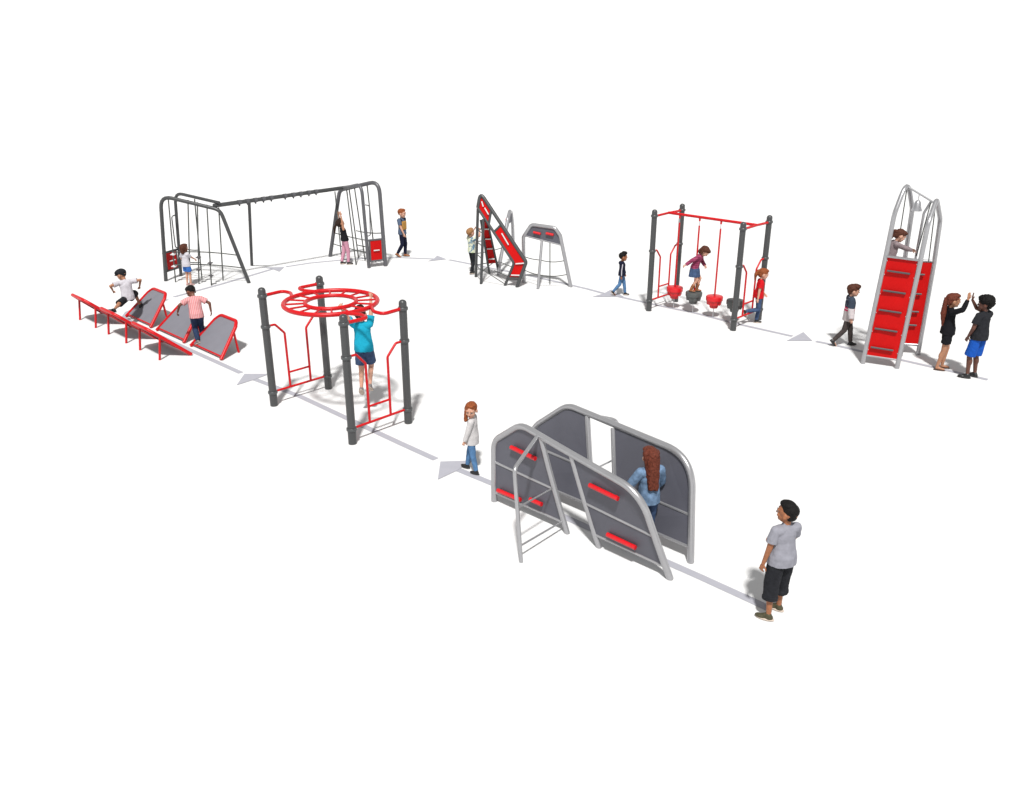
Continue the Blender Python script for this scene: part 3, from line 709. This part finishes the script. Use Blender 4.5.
def person(loc, phi, S, label, skin, hair, hair_c, top=None, bottom=None, shoes=None,
           pelvis=(0, 0, .553), lean=0, side=0, twist=0, head=(0, 0, 0),
           feet=((-.055, 0, .045), (.055, .02, .045)), fyaw=(8, -8), fpitch=(0, 0), kpole=((0, 1, 0), (0, 1, 0)),
           hands=((-.16, .03, .46), (.16, .03, .46)), epole=((-.4, -1, 0), (.4, -1, 0)),
           wfeet=None, whands=None, curl=(35, 35), hdir=(None, None), gender='b', vox=.0058, group=None, extra=None, hs=1.08):
    loc = Vector(loc); rz = R(phi - 90)
    root = thing('person', loc, rz, label, 'person', group)
    inv = Matrix.Translation(loc) @ Matrix.Rotation(rz, 4, 'Z'); inv = inv.inverted()
    wl = lambda p: inv @ Vector(p)                                   # world -> local metres
    P = Vector(pelvis) * S; HS = S * hs
    RT = Matrix.Rotation(R(twist), 3, 'Z') @ Matrix.Rotation(R(side), 3, 'Y') @ Matrix.Rotation(R(-lean), 3, 'X')
    RP = Matrix.Rotation(R(twist * .3), 3, 'Z') @ Matrix.Rotation(R(-lean * .35), 3, 'X')
    T = lambda x, y, z: P + RT @ (Vector((x, y, z)) * S)
    Q = lambda x, y, z: P + RP @ (Vector((x, y, z)) * S)
    RH = RT @ Matrix.Rotation(R(head[0]), 3, 'Z') @ Matrix.Rotation(R(-head[1]), 3, 'X') @ Matrix.Rotation(R(head[2]), 3, 'Y')
    nb = T(0, -.004, .295)
    HC = nb + (RT @ Vector((0, .010, .028)) + RH @ Vector((0, .006, .072)) * hs) * S
    Hd = lambda x, y, z: HC + RH @ (Vector((x, y, z)) * HS)
    sh = [T(-.098, -.005, .262), T(.098, -.005, .262)]
    hip = [Q(-.048, 0, -.02), Q(.048, 0, -.02)]
    l_th, l_sh, l_ua, l_fa = .247 * S, .245 * S, .162 * S, .145 * S
    ank, kn, elb, wr = [], [], [], []
    for i in (0, 1):
        t = wl(wfeet[i]) if (wfeet and wfeet[i]) else Vector(feet[i]) * S
        k, a = ik(hip[i], t, l_th, l_sh, Vector(kpole[i])); kn.append(k); ank.append(a)
        t = wl(whands[i]) if (whands and whands[i]) else Vector(hands[i]) * S
        k, a = ik(sh[i], t, l_ua, l_fa, Vector(epole[i])); elb.append(k); wr.append(a)
    def footdir(i):
        y, p = R(fyaw[i]), R(fpitch[i])
        return Vector((-math.sin(y) * math.cos(p), math.cos(y) * math.cos(p), math.sin(p)))
    # ---------------- body, one surface
    b = MB()
    b.ell(Q(0, 0, .005), .082 * S, .058 * S, .066 * S, RP, 18, 12)
    b.ell(T(0, .002, .10), .068 * S, .050 * S, .095 * S, RT, 18, 12)
    b.ell(T(0, .0, .20), .086 * S, .056 * S, .095 * S, RT, 18, 12)
    b.cone(T(-.07, -.004, .258), T(.07, -.004, .258), .036 * S, .036 * S)
    b.cone(T(0, -.004, .25), nb, .036 * S, .031 * S); b.cone(nb, Hd(0, -.012, -.03), .030 * S, .031 * S)
    for i in (0, 1):
        b.cone(hip[i], kn[i], .050 * S, .035 * S, 14); b.cone(kn[i], ank[i], .034 * S, .020 * S, 14)
        calf = kn[i].lerp(ank[i], .3); fd = footdir(i); b.ell(calf - fd * .008 * S, .031 * S, .031 * S, .06 * S, (ank[i] - kn[i]).to_track_quat('Z', 'Y').to_matrix(), 12, 10)
        b.cone(ank[i] - Vector((0, 0, .012)) * S, ank[i] + fd * .085 * S - Vector((0, 0, .026)) * S, .022 * S, .014 * S)
        b.cone(T(-.085 + .17 * i, -.004, .255), sh[i], .034 * S, .031 * S)
        b.cone(sh[i], elb[i], .031 * S, .024 * S, 14); b.cone(elb[i], wr[i], .024 * S, .0155 * S, 14)
        # hand: palm, four fingers, thumb
        d = Vector(hdir[i]).normalized() if hdir[i] else (wr[i] - elb[i]).normalized()
        inward = (T(0, .03, .12) - wr[i]); inward -= d * inward.dot(d)
        m = inward.normalized() if inward.length > 1e-3 else Vector((1, 0, 0))
        s_ = d.cross(m).normalized() * (1 if i == 0 else -1)             # towards the thumb
        rot = Matrix((s_, d, m)).transposed()
        b.ell(wr[i] + d * .030 * S, .021 * S, .032 * S, .0105 * S, rot, 12, 8)
        cu = R(curl[i])
        for f, (off, ln) in enumerate(((.0155, .036), (.0053, .040), (-.0053, .037), (-.0150, .029))):
            p0 = wr[i] + (d * .052 + s_ * off) * S
            d1 = (d * math.cos(cu) + m * math.sin(cu)); p1 = p0 + d1 * ln * .52 * S
            d2 = (d * math.cos(2 * cu) + m * math.sin(2 * cu)); p2 = p1 + d2 * ln * .5 * S
            b.cone(p0, p1, .0062 * S, .0056 * S, 8); b.cone(p1, p2, .0056 * S, .0048 * S, 8)
        q0 = wr[i] + (d * .016 + s_ * .018) * S; q1 = q0 + (s_ * .75 + d * .75 + m * .25).normalized() * .024 * S; q2 = q1 + (s_ * .2 + d + m * .35).normalized() * .019 * S
        b.cone(q0, q1, .0085 * S, .0068 * S, 8); b.cone(q1, q2, .0068 * S, .0055 * S, 8)
    # head with brow, nose, jaw, ears, eye hollows left between them
    b.ell(Hd(0, -.008, .016), .064 * HS, .080 * HS, .071 * HS, RH, 20, 14)
    b.ell(Hd(0, .018, -.028), .049 * HS, .052 * HS, .058 * HS, RH, 18, 12)
    b.ell(Hd(0, .046, -.066), .020 * HS, .018 * HS, .016 * HS, RH, 12, 8)
    b.cone(Hd(0, .068, .004), Hd(0, .0775, -.018), .0070 * HS, .0100 * HS, 10)
    for s in (-1, 1):
        b.ell(Hd(.067 * s, -.006, -.008), .009 * HS, .018 * HS, .025 * HS, RH, 10, 8)
        b.ell(Hd(.024 * s, .063, .018), .020 * HS, .012 * HS, .008 * HS, RH, 10, 8)
        b.ell(Hd(.030 * s, .050, -.020), .019 * HS, .016 * HS, .018 * HS, RH, 10, 8)
    fuse(b, 'body', M[skin], root, vox * (S if S > 1.3 else 1.25) / 1.3, 3)
    for s in (-1, 1):
        e = MB().ell(Hd(.0245 * s, .0635, .004), .0105 * HS, .0068 * HS, .0062 * HS, RH, 10, 8)
        ey = e.build('eye', M['eye'], root)
        MB().ell(Hd(.0245 * s, .0680, .004), .0056 * HS, .0034 * HS, .0056 * HS, RH, 8, 6).build('iris', M['iris'], ey)
        MB().cone(Hd(.013 * s, .0745, .021), Hd(.038 * s, .066, .022), .0036 * HS, .0028 * HS, 6).build('eyebrow', M[hair_c], root)
    MB().ell(Hd(0, .0685, -.044), .0175 * HS, .0055 * HS, .0062 * HS, RH, 10, 6).build('mouth', M['lip'], root)
    # ---------------- hair
    h = MB(); amp, sc, lv = .0035, 28, .008
    def hl(x, y, z, a, bb, c): h.ell(Hd(x, y, z), a * HS, bb * HS, c * HS, RH, 16, 12)
    hl(0, -.016, .030, *((.070, .082, .067) if hair != 'fade' else (.0655, .0775, .062)))
    if hair == 'fade': hl(0, -.037, -.004, .057, .047, .056)
    elif hair in ('short', 'crop', 'quiff', 'cap'): hl(0, -.040, .006, .058, .044, .050)
    else: hl(0, -.046, -.002, .060, .044, .060)
    if hair == 'short':
        hl(0, .012, .072, .052, .058, .026)
    elif hair == 'crop':
        hl(0, .006, .070, .060, .062, .030); amp = .0015
    elif hair == 'fade':
        hl(0, .004, .074, .056, .064, .030); hl(0, .034, .074, .046, .034, .024); amp = .0015
    elif hair == 'mop':
        hl(0, .018, .066, .068, .070, .036); hl(.0, .052, .058, .050, .028, .024); hl(0, -.03, .03, .076, .075, .062); amp = .006
    elif hair == 'quiff':
        hl(0, .016, .082, .060, .062, .036); hl(0, .05, .08, .040, .030, .028); amp = .006; sc = 40
    elif hair == 'afro':
        hl(0, -.014, .052, .088, .092, .072); hl(0, .030, .070, .066, .056, .040); hl(0, -.05, .02, .072, .060, .060); amp = .009; sc = 45
    elif hair == 'cap':
        hl(0, .004, .056, .080, .086, .048); hl(0, .072, .040, .050, .040, .014); hl(0, -.02, .03, .077, .080, .058); amp = .002
    elif hair in ('bob', 'long', 'pony', 'ponylong', 'bun'):
        hl(0, .018, .064, .060, .058, .030)
        if hair == 'bob':
            for s in (-1, 1): h.cone(Hd(.056 * s, -.012, .03), Hd(.058 * s, -.012, -.055), .026 * HS, .022 * HS)
            h.cone(Hd(0, -.06, .02), Hd(0, -.055, -.07), .052 * HS, .045 * HS)
        if hair == 'long':
            for s in (-1, 1): h.cone(Hd(.050 * s, -.025, .04), T(.040 * s, -.062, .20), .030 * HS, .020 * HS)
            h.cone(Hd(0, -.06, .03), T(0, -.078, .13), .058 * HS, .024 * HS)
            h.cone(Hd(.022, -.058, .0), T(.024, -.078, .12), .045 * HS, .028 * HS); h.cone(Hd(-.022, -.058, .0), T(-.026, -.078, .13), .045 * HS, .028 * HS)
        if hair == 'ponylong':
            a = Hd(0, -.092, .022); h.ell(a, .022 * HS, .022 * HS, .022 * HS, RH)
            h.cone(a, T(0, -.088, .22), .024 * HS, .036 * HS); h.cone(T(0, -.088, .22), T(.01, -.082, .07), .036 * HS, .012 * HS)
        if hair == 'pony':
            a = Hd(0, -.098, .035); h.ell(a, .024 * HS, .024 * HS, .024 * HS, RH)
            bq = a + Vector((0, -.035, -.06)) * S; cq = bq + Vector((0, -.01, -.11)) * S
            h.cone(a, bq, .022 * HS, .032 * HS); h.cone(bq, cq, .032 * HS, .012 * HS)
        if hair == 'bun':
            h.ell(Hd(0, -.105, .02), .030 * HS, .030 * HS, .030 * HS, RH)
            h.cone(Hd(0, -.09, -.01), Hd(0, -.085, -.08), .026 * HS, .012 * HS)
        amp = .005
    if hair == 'sidelong':
        hl(0, .004, .070, .062, .058, .028)
        h.cone(Hd(.054, .005, .03), Hd(.060, .035, -.115), .022 * HS, .024 * HS); h.cone(Hd(0, -.06, .02), Hd(.03, -.045, -.06), .045 * HS, .036 * HS); amp = .005
    fuse(h, 'cap' if hair == 'cap' else 'hair', M[hair_c], root, .008, 2, amp * S, sc)
    # ---------------- clothes
    gb = (bottom[2] if bottom and len(bottom) > 2 else .008)
    def torso_cloth(cb_, g, hem, upto=.262):
        G2 = max(g, gb + .018)
        cb_.ell(T(0, 0, .20), (.087 + g) * S, (.057 + g) * S, .098 * S, RT, 18, 12)
        cb_.cone(T(-.072, -.004, upto - .004), T(.072, -.004, upto - .004), (.035 + g) * S, (.035 + g) * S)
        # hanging skirt of the top
        sec = []
        for z, rx, ry in ((.205, .0855, .0555), (.16, .083, .0555), (.09, .081 + (G2 - g) * .5, .0565 + (G2 - g) * .5), (.03, .083 + G2 - g, .061 + G2 - g), (hem, .086 + G2 - g, .066 + G2 - g)):
            c_ = T(0, 0, z) if z > .04 else (T(0, 0, .04) + (RP @ Vector((0, 0, z - .04))) * S)
            sec.append([cb_.bm.verts.new(c_ + (RT if z > .12 else RP) @ (Vector((math.cos(a) * (rx + g), math.sin(a) * (ry + g), 0)) * S)) for a in [2 * math.pi * q / 20 for q in range(20)]])
        for A, B in zip(sec, sec[1:]):
            for q in range(20): cb_.bm.faces.new((A[q], A[(q + 1) % 20], B[(q + 1) % 20], B[q]))
        cb_.bm.faces.new(sec[0]); cb_.bm.faces.new(sec[-1][::-1])
    if top:
        kind, mname = top[0], top[1]; g = top[2] if len(top) > 2 else .010
        hem = {'tank': -.01, 'tee': -.045, 'long': -.05, 'tunic': -.10, 'crop': -.012}[kind if kind in ('tank', 'tee', 'long', 'tunic', 'crop') else 'long']
        tb = MB(); torso_cloth(tb, g, hem, .258)
        sl = MB(); sep = len(top) > 3
        tgt = sl if sep else tb
        for i in (0, 1):
            if kind == 'tank': continue
            tgt.cone(T(-.080 + .16 * i, -.004, .256), sh[i], (.034 + g * .7) * S, (.031 + g * .6) * S)
            if kind == 'tee':
                q = sh[i].lerp(elb[i], .66); tgt.fr(sh[i].lerp(elb[i], 0), q, (.031 + g * .6) * S, (.033 + g) * S)
            else:
                tgt.cone(sh[i], elb[i], (.032 + g) * S, (.027 + g) * S); tgt.cone(elb[i], elb[i].lerp(wr[i], .5), (.026 + g) * S, (.023 + g) * S)
                tgt.fr(elb[i].lerp(wr[i], .4), elb[i].lerp(wr[i], .96), (.024 + g) * S, (.018 + g) * S)
        if kind == 'hoodie' or (extra and 'hood' in extra):
            tb.ell(T(0, -.062, .262), .060 * S, .035 * S, .045 * S, RT)
        if kind != 'tank': tb.cone(nb - RT @ Vector((0, 0, .03)) * S, nb - RT @ Vector((0, -.002, .004)) * S, .048 * S, .037 * S)
        nm = {'tank': 'tank_top', 'tee': 'shirt', 'long': 'shirt', 'tunic': 'sweater', 'hoodie': 'hoodie', 'crop': 'shirt'}[kind]
        if extra and 'jacket' in extra: nm = 'jacket'
        fuse(tb, nm, M[mname], root, .007, 2, .0036 * S, 17, stretch=.6)
        if sep: fuse(sl, 'sleeves', M[top[3]], root, .0075, 2, .003 * S, 18)
    if bottom:
        kind, mname = bottom[0], bottom[1]; g = bottom[2] if len(bottom) > 2 else .008
        pb = MB(); pb.ell(Q(0, 0, .01), (.083 + g) * S, (.060 + g) * S, .068 * S, RP, 18, 12); pb.ell(T(0, 0, .045), (.066 + g * .6) * S, (.050 + g * .6) * S, .04 * S, RP)
        for i in (0, 1):
            if kind in ('trousers', 'leggings'):
                pb.cone(hip[i], kn[i], (.051 + g) * S, (.036 + g) * S, 14); pb.cone(kn[i], kn[i].lerp(ank[i], .45), (.035 + g) * S, (.031 + g) * S, 14)
                pb.fr(kn[i].lerp(ank[i], .3), kn[i].lerp(ank[i], .93), (.032 + g) * S, (.022 + g * 1.3) * S)
            elif kind == 'shorts':
                f = bottom[3] if len(bottom) > 3 else .8
                pb.cone(hip[i], hip[i].lerp(kn[i], min(f, .5)), (.052 + g) * S, (.050 + g) * S, 14)
                pb.fr(hip[i].lerp(kn[i], .1), hip[i].lerp(kn[i], f), (.050 + g) * S, (.052 + g * 1.3) * S)
            elif kind == 'capri':
                pb.cone(hip[i], kn[i], (.052 + g) * S, (.043 + g) * S, 14); pb.ell(hip[i].lerp(kn[i], .72) + Vector((.045 * (-1 if i == 0 else 1), 0, 0)) * S, .022 * S, .034 * S, .042 * S)
                pb.fr(kn[i].lerp(hip[i], .15), kn[i].lerp(ank[i], .42), (.043 + g) * S, (.040 + g) * S)
                pb.fr(kn[i].lerp(ank[i], .30), kn[i].lerp(ank[i], .42), (.047 + g) * S, (.046 + g) * S)
        if kind == 'skirt':
            f = bottom[3] if len(bottom) > 3 else .2
            sec = []
            for z, k in ((.06, .98), (.02, 1.10), (-.06, 1.32), (-f, 1.52)):
                sec.append([pb.bm.verts.new((Q(0, 0, z) if z > .05 else Q(0, .0, 0) + Vector((0, .012, z)) * S) + (Vector((math.cos(a) * .090 * k * (1 + .05 * math.sin(5 * a) * (z < -.05)), math.sin(a) * .078 * k * (1 + .05 * math.sin(5 * a) * (z < -.05)), 0)) * S)) for a in [2 * math.pi * q / 40 for q in range(40)]])
            for A, B in zip(sec, sec[1:]):
                for q in range(40): pb.bm.faces.new((A[q], A[(q + 1) % 40], B[(q + 1) % 40], B[q]))
            pb.bm.faces.new(sec[0]); pb.bm.faces.new(sec[-1][::-1])
        nm = {'trousers': 'trousers', 'leggings': 'leggings', 'shorts': 'shorts', 'capri': 'shorts', 'skirt': 'skirt'}[kind]
        fuse(pb, nm, M[mname], root, .007, 2, (.0032 if kind != 'leggings' else .0015) * S, 20, stretch=.8)
    if shoes:
        kind, mname = shoes[0], shoes[1]
        for i in (0, 1):
            fd = footdir(i); up_ = Vector((0, 0, 1)); up_ = (up_ - fd * up_.dot(fd)).normalized(); sd_ = fd.cross(up_)
            rot = Matrix((sd_, fd, up_)).transposed(); a = ank[i]
            if kind == 'sandal':
                MB().ell(a + fd * .035 * S - up_ * .040 * S, .030 * S, .078 * S, .007 * S, rot).build('sandal', M[mname], root)
                continue
            sb = MB()
            sb.ell(a - up_ * .018 * S - fd * .004 * S, .028 * S, .036 * S, .026 * S, rot); sb.ell(a + fd * .055 * S - up_ * .023 * S, .030 * S, .055 * S, .018 * S, rot)
            sb.cone(a, a + fd * .045 * S - up_ * .018 * S, .027 * S, .022 * S)
            if kind == 'boot': sb.fr(a - (a - kn[i]).normalized() * -.0, a.lerp(kn[i], .26), .029 * S, .030 * S)
            if kind == 'tallboot': sb.fr(a, a.lerp(kn[i], .50), .029 * S, .042 * S)
            nm = {'shoe': 'shoe', 'boot': 'boot', 'tallboot': 'boot'}[kind]
            so = fuse(sb, nm, M[mname], root, .007, 2, .001, 30)
            slm = MB().ell(a + fd * .028 * S - up_ * .034 * S, .031 * S, .078 * S, .013 * S, rot)
            slm.build('sole', M[shoes[2] if len(shoes) > 2 else 'sole_dark'], so)
    return root, dict(T=T, Q=Q, Hd=Hd, sh=sh, elb=elb, wr=wr, S=S, root=root, RT=RT, kn=kn, ank=ank, hip=hip)

WALK = dict(feet=((-.05, .10, .045), (.05, -.14, .075)), fyaw=(4, -4), fpitch=(0, -28), hands=((-.15, -.05, .47), (.15, .11, .49)))
# front boy
person((3.06, 8.42, 0), 112, 1.43, 'boy in grey tee and baggy charcoal shorts standing at the start of the route', 'skin_warm', 'fade', 'hair_black',
       ('tee', 'c_grey', .012), ('capri', 'c_charcoal', .019), ('shoe', 'shoe_olive', 'sole_white'), head=(34, -4, 0), twist=-3, hs=1.0,
       feet=((-.085, -.03, .045), (.075, .045, .045)), fyaw=(38, 26), hands=((-.165, .03, .465), (.06, .16, .62)), epole=((-.4, -1, 0), (1, -.55, -.3)), vox=.0045)
# girl in white walking towards the arrow
person((-.61, 12.13, 0), 150, 1.10, 'girl in white long sleeved top walking left, looking back at the camera', 'skin_fair', 'sidelong', 'hair_ginger',
       ('tunic', 'c_offwhite', .014), ('trousers', 'c_denim', .008), ('boot', 'shoe_black'), head=(88, 10, 0), twist=20, hs=1.22,
       feet=((-.05, -.09, .045), (.05, .13, .05)), fyaw=(0, 0), fpitch=(0, 4), hands=((-.15, .06, .455), (.14, .06, .47)), vox=.005)
# girl in denim between the walls
person((1.76, 9.86, 0), 108, 1.42, 'girl with long auburn hair in denim jacket walking between the two grey walls', 'skin_fair', 'long', 'hair_auburn',
       ('long', 'c_denim_jacket', .014), ('trousers', 'c_denim_mid', .006), ('shoe', 'shoe_black'), head=(0, 6, 0),
       hands=((-.17, .12, .58), (.13, .14, .56)), epole=((-1, -.8, 0), (1, -.8, -.2)), extra=('jacket',), hs=1.0)
# boy hanging from the ring
person((-2.64, 14.62, 0.40), 84, 1.54, 'boy in turquoise tee hanging by both hands from the red ring', 'skin_fair', 'short', 'hair_dark',
       ('tee', 'c_teal', .012), ('shorts', 'c_denim_mid', .012, .80), ('shoe', 'shoe_grey', 'sole_white'), head=(0, -14, 0),
       feet=((-.045, -.06, .045), (.05, -.03, .08)), fyaw=(6, -6), fpitch=(-48, -40), pelvis=(0, 0, .548), side=-2,
       whands=((-2.97, 14.34, 2.09), (-2.49, 14.78, 2.09)), epole=((-1, 0, .1), (1, 0, .1)), curl=(62, 62), hs=1.0)
# striding boy on the tilted panels
person((-9.18, 20.05, 0), 128, 1.36, 'boy in dark cap and white tee striding across two tilted panels', 'skin_tan', 'cap', 'c_charcoal',
       ('tee', 'c_white', .018), ('shorts', 'c_charcoal', .010, .95), ('shoe', 'shoe_black'), pelvis=(0, 0, .50), head=(40, 22, 0), lean=10, twist=0,
       wfeet=((-9.23, 19.27, .56), (-9.13, 20.50, .36)), fyaw=(48, -30), fpitch=(10, 20), kpole=((-.6, 1, .2), (.6, 1, .2)),
       hands=((-.21, .10, .64), (.24, .06, .66)), epole=((-1, -.6, .3), (1, -.6, .3)))
# boy in pink stripes
person((-6.95, 18.33, 0), 116, 1.34, 'boy in pink striped shirt and jeans stepping onto a tilted panel', 'skin_brown', 'crop', 'hair_black',
       ('tee', 'c_stripe', .020), ('trousers', 'c_denim_dark', .012), ('shoe', 'shoe_grey', 'sole_white'), head=(30, 32, 0), lean=17, twist=0,
       feet=((-.04, -.05, .12), (.07, .05, .10)), fyaw=(40, -20), fpitch=(-24, 10), pelvis=(0, -.01, .555),
       hands=((-.27, .15, .60), (.235, .02, .58)), epole=((-1, -.4, .3), (1, -.5, .1)), curl=(45, 30))
# little girl at the ropes
person((-9.12, 23.80, 0), 62, 1.10, 'little girl in white tee and bright blue shorts reaching for a rope', 'skin_fair', 'bob', 'hair_brown',
       ('tee', 'c_white', .014), ('shorts', 'c_blue', .016, .62), ('shoe', 'shoe_pink', 'sole_white'), hs=1.22,
       whands=(None, (-8.92, 24.02, .70)), hands=((-.14, .12, .58), (.2, .1, .6)), epole=((-1, -.6, 0), (.8, -1, -.4)), curl=(30, 60))
# girl stretching up
person((-5.14, 26.45, 0), 25, 1.37, 'girl in black tank top and pink leggings stretching both arms up', 'skin_tan', 'pony', 'hair_dark',
       ('tank', 'c_black', .012), ('leggings', 'c_pinkleg', .008), ('shoe', 'shoe_black', 'sole_white'), lean=-8, head=(10, -30, 0),
       feet=((-.05, -.10, .045), (.05, .03, .045)), hands=((-.03, -.10, 1.16), (.03, -.07, 1.17)), epole=((-1, .2, 0), (1, .2, 0)), curl=(12, 12))
# walking boy with bag
rp, D = person((-3.5, 27.50, 0), -8, 1.46, 'boy in blue tee and navy trousers walking with a tan bag on his chest', 'skin_fair', 'short', 'hair_ginger',
       ('tee', 'c_bluegrey', .014), ('trousers', 'c_navy', .008), ('shoe', 'leather', 'sole_dark'), twist=-24, head=(12, 4, 0),
       feet=((-.05, .03, .045), (.05, -.12, .075)), fyaw=(4, -4), fpitch=(0, -28), hands=((-.15, -.03, .47), (.15, .09, .49)))
bgm = MB().box(D['T'](.02, .080, .15), .14 * 1.46, .04 * 1.46, .19 * 1.46, D['RT'])
bgm.build('chest_bag', M['c_tan'], rp, bevel=.03)
for x in (-.05, .06): MB().tube([D['T'](x, .07, .24), D['T'](x * 1.2, .045, .285), D['T'](x * 1.2, -.03, .30)], .012, .03, 6).build('bag_strap', M['c_black'], rp)
# boy climbing the ladder legs
person((-1.18, 25.22, 0), 42, 1.28, 'blond boy in pale print tee and dark jeans reaching up to the ladder legs', 'skin_fair', 'short', 'hair_blond',
       ('tee', 'c_print', .018), ('trousers', 'c_charcoal', .008), ('shoe', 'shoe_black', 'sole_white'), head=(0, -10, 0), lean=-4, hs=1.15,
       feet=((-.05, .05, .045), (.05, -.08, .06)), hands=((-.07, .15, 1.02), (.08, .17, 1.0)), epole=((-1, .3, -.4), (1, .3, -.4)), curl=(55, 55))
# boy in hoodie
rp, D = person((2.95, 22.72, 0), -8, 1.10, 'small boy in navy hoodie and jeans walking towards the pod stepper', 'skin_warm', 'quiff', 'hair_black',
       ('hoodie', 'c_navy', .018), ('trousers', 'c_denim', .009), ('shoe', 'shoe_black', 'sole_white'), twist=8, hs=1.2,
       feet=((-.05, .10, .045), (.05, -.20, .10)), fyaw=(4, -4), fpitch=(0, -42), hands=((-.15, .08, .48), (.155, -.01, .47)), extra=('hood',))
E_, W_, S_ = D['elb'][1], D['wr'][1], D['sh'][1]
off = Vector((.050, 0, 0)) * 1.10
MB().tube([S_ + off * 1.02, E_ + off * .98, E_.lerp(W_, .8) + off * .85], .013, .05, 8).build('sleeve_stripe', M['c_white'], rp)
# girl on the pod
person((4.545, 21.06, .55), -22, 1.20, 'girl in pink checked shirt and denim skirt balancing on a grey pod', 'skin_fair', 'bob', 'hair_brown',
       ('crop', 'c_plaid', .016), ('skirt', 'c_denim_mid', .008, .19), ('tallboot', 'leather', 'sole_dark'), lean=22, head=(-8, 30, 0), pelvis=(0, -.02, .515),
       feet=((-.045, .05, .045), (.045, -.05, .045)), fyaw=(12, -10), fpitch=(0, 0), kpole=((0, 1, 0), (0, 1, 0)), hs=1.12,
       hands=((-.10, .18, .54), (.20, -.22, .55)), epole=((-1, -.6, 0), (.5, -1, .2)))
# girl in red
person((5.92, 20.13, 0), -4, 1.28, 'girl in red tee and jeans walking past the end of the pod stepper', 'skin_fair', 'pony', 'hair_ginger',
       ('tee', 'c_red', .014), ('trousers', 'c_denim_mid', .008), ('shoe', 'shoe_black', 'sole_white'), lean=3, head=(0, 8, 0), hs=1.14,
       feet=((-.045, .01, .045), (.05, -.235, .245)), fyaw=(0, 0), fpitch=(0, -70), kpole=((0, 1, 0), (0, 1, .1)),
       hands=((-.13, .13, .55), (.155, -.05, .46)), epole=((-.6, -1, -.2), (.4, -1, 0)))
# boy in sweater
person((7.45, 18.40, 0), -10, 1.33, 'boy in patterned sweater and grey trousers walking towards the tower', 'skin_fair', 'mop', 'hair_brown',
       ('tunic', 'c_sweater', .026, 'c_sweater_sleeve'), ('trousers', 'c_taupe', .009), ('shoe', 'shoe_black', 'sole_dark'), head=(0, 6, 0), hs=1.14,
       feet=((-.05, .10, .045), (.05, -.20, .10)), fyaw=(0, 0), fpitch=(0, -48), hands=((-.16, .03, .46), (.175, .02, .46)))
# girl in the tower: stands on the inner grips of the walls
TW = lambda x, y, z: Matrix.Translation((7.42, 17.22, 0)) @ Matrix.Rotation(TANG, 4, 'Z') @ Vector((x, y, z))
gp = TW(.10, .46, 1.50)
person(gp, -6, 1.22, 'girl in dusty pink knit standing inside the top of the red tower', 'skin_fair', 'bun', 'hair_brown',
       ('long', 'c_mauve', .014), ('trousers', 'c_denim_mid', .006), ('shoe', 'shoe_black', 'sole_white'), lean=10, head=(0, 18, 0), hs=1.15,
       wfeet=(TW(.42, .90, 1.46), TW(.40, .28, 1.55)), kpole=((0, 1, 0), (0, 1, 0)),
       hands=((-.07, .32, .71), (.03, .34, .70)), epole=((-1, -.3, -.7), (1, -.3, -.7)), curl=(10, 10))
# high five pair
HF = Vector((9.02, 16.48, 1.66))
person((8.90, 16.87, 0), -14, 1.54, 'girl in black top and shorts giving a high five', 'skin_tan', 'ponylong', 'hair_auburn',
       ('long', 'c_black', .008), ('shorts', 'c_black', .009, .62), ('sandal', 'sandal'), lean=-2, head=(0, 0, 0), twist=4, hs=1.05,
       feet=((-.045, .02, .045), (.05, -.06, .045)), fyaw=(6, -12), whands=(None, HF + Vector((-.035, .02, -.07))), hands=((-.13, .05, .50), (.1, .3, .9)),
       epole=((-.6, -1, 0), (.6, .1, -1)), curl=(20, 4), hdir=(None, (.05, 0, 1)), vox=.0050)
person((9.28, 16.36, 0), 116, 1.62, 'boy in black tee and royal blue shorts giving a high five', 'skin_deep', 'afro', 'hair_black',
       ('tee', 'c_charcoal', .016), ('shorts', 'c_royal', .011, .98), ('shoe', 'shoe_black', 'sole_dark'), head=(34, 0, 0), twist=0, hs=.98,
       feet=((-.065, .01, .045), (.06, .0, .045)), fyaw=(36, 6), whands=(None, HF + Vector((.035, -.01, -.07))), hands=((-.125, .06, .535), (.1, .3, .9)),
       epole=((-1, -.9, 0), (.7, .1, -1)), curl=(20, 6), hdir=(None, (-.05, .05, 1)), vox=.0050)
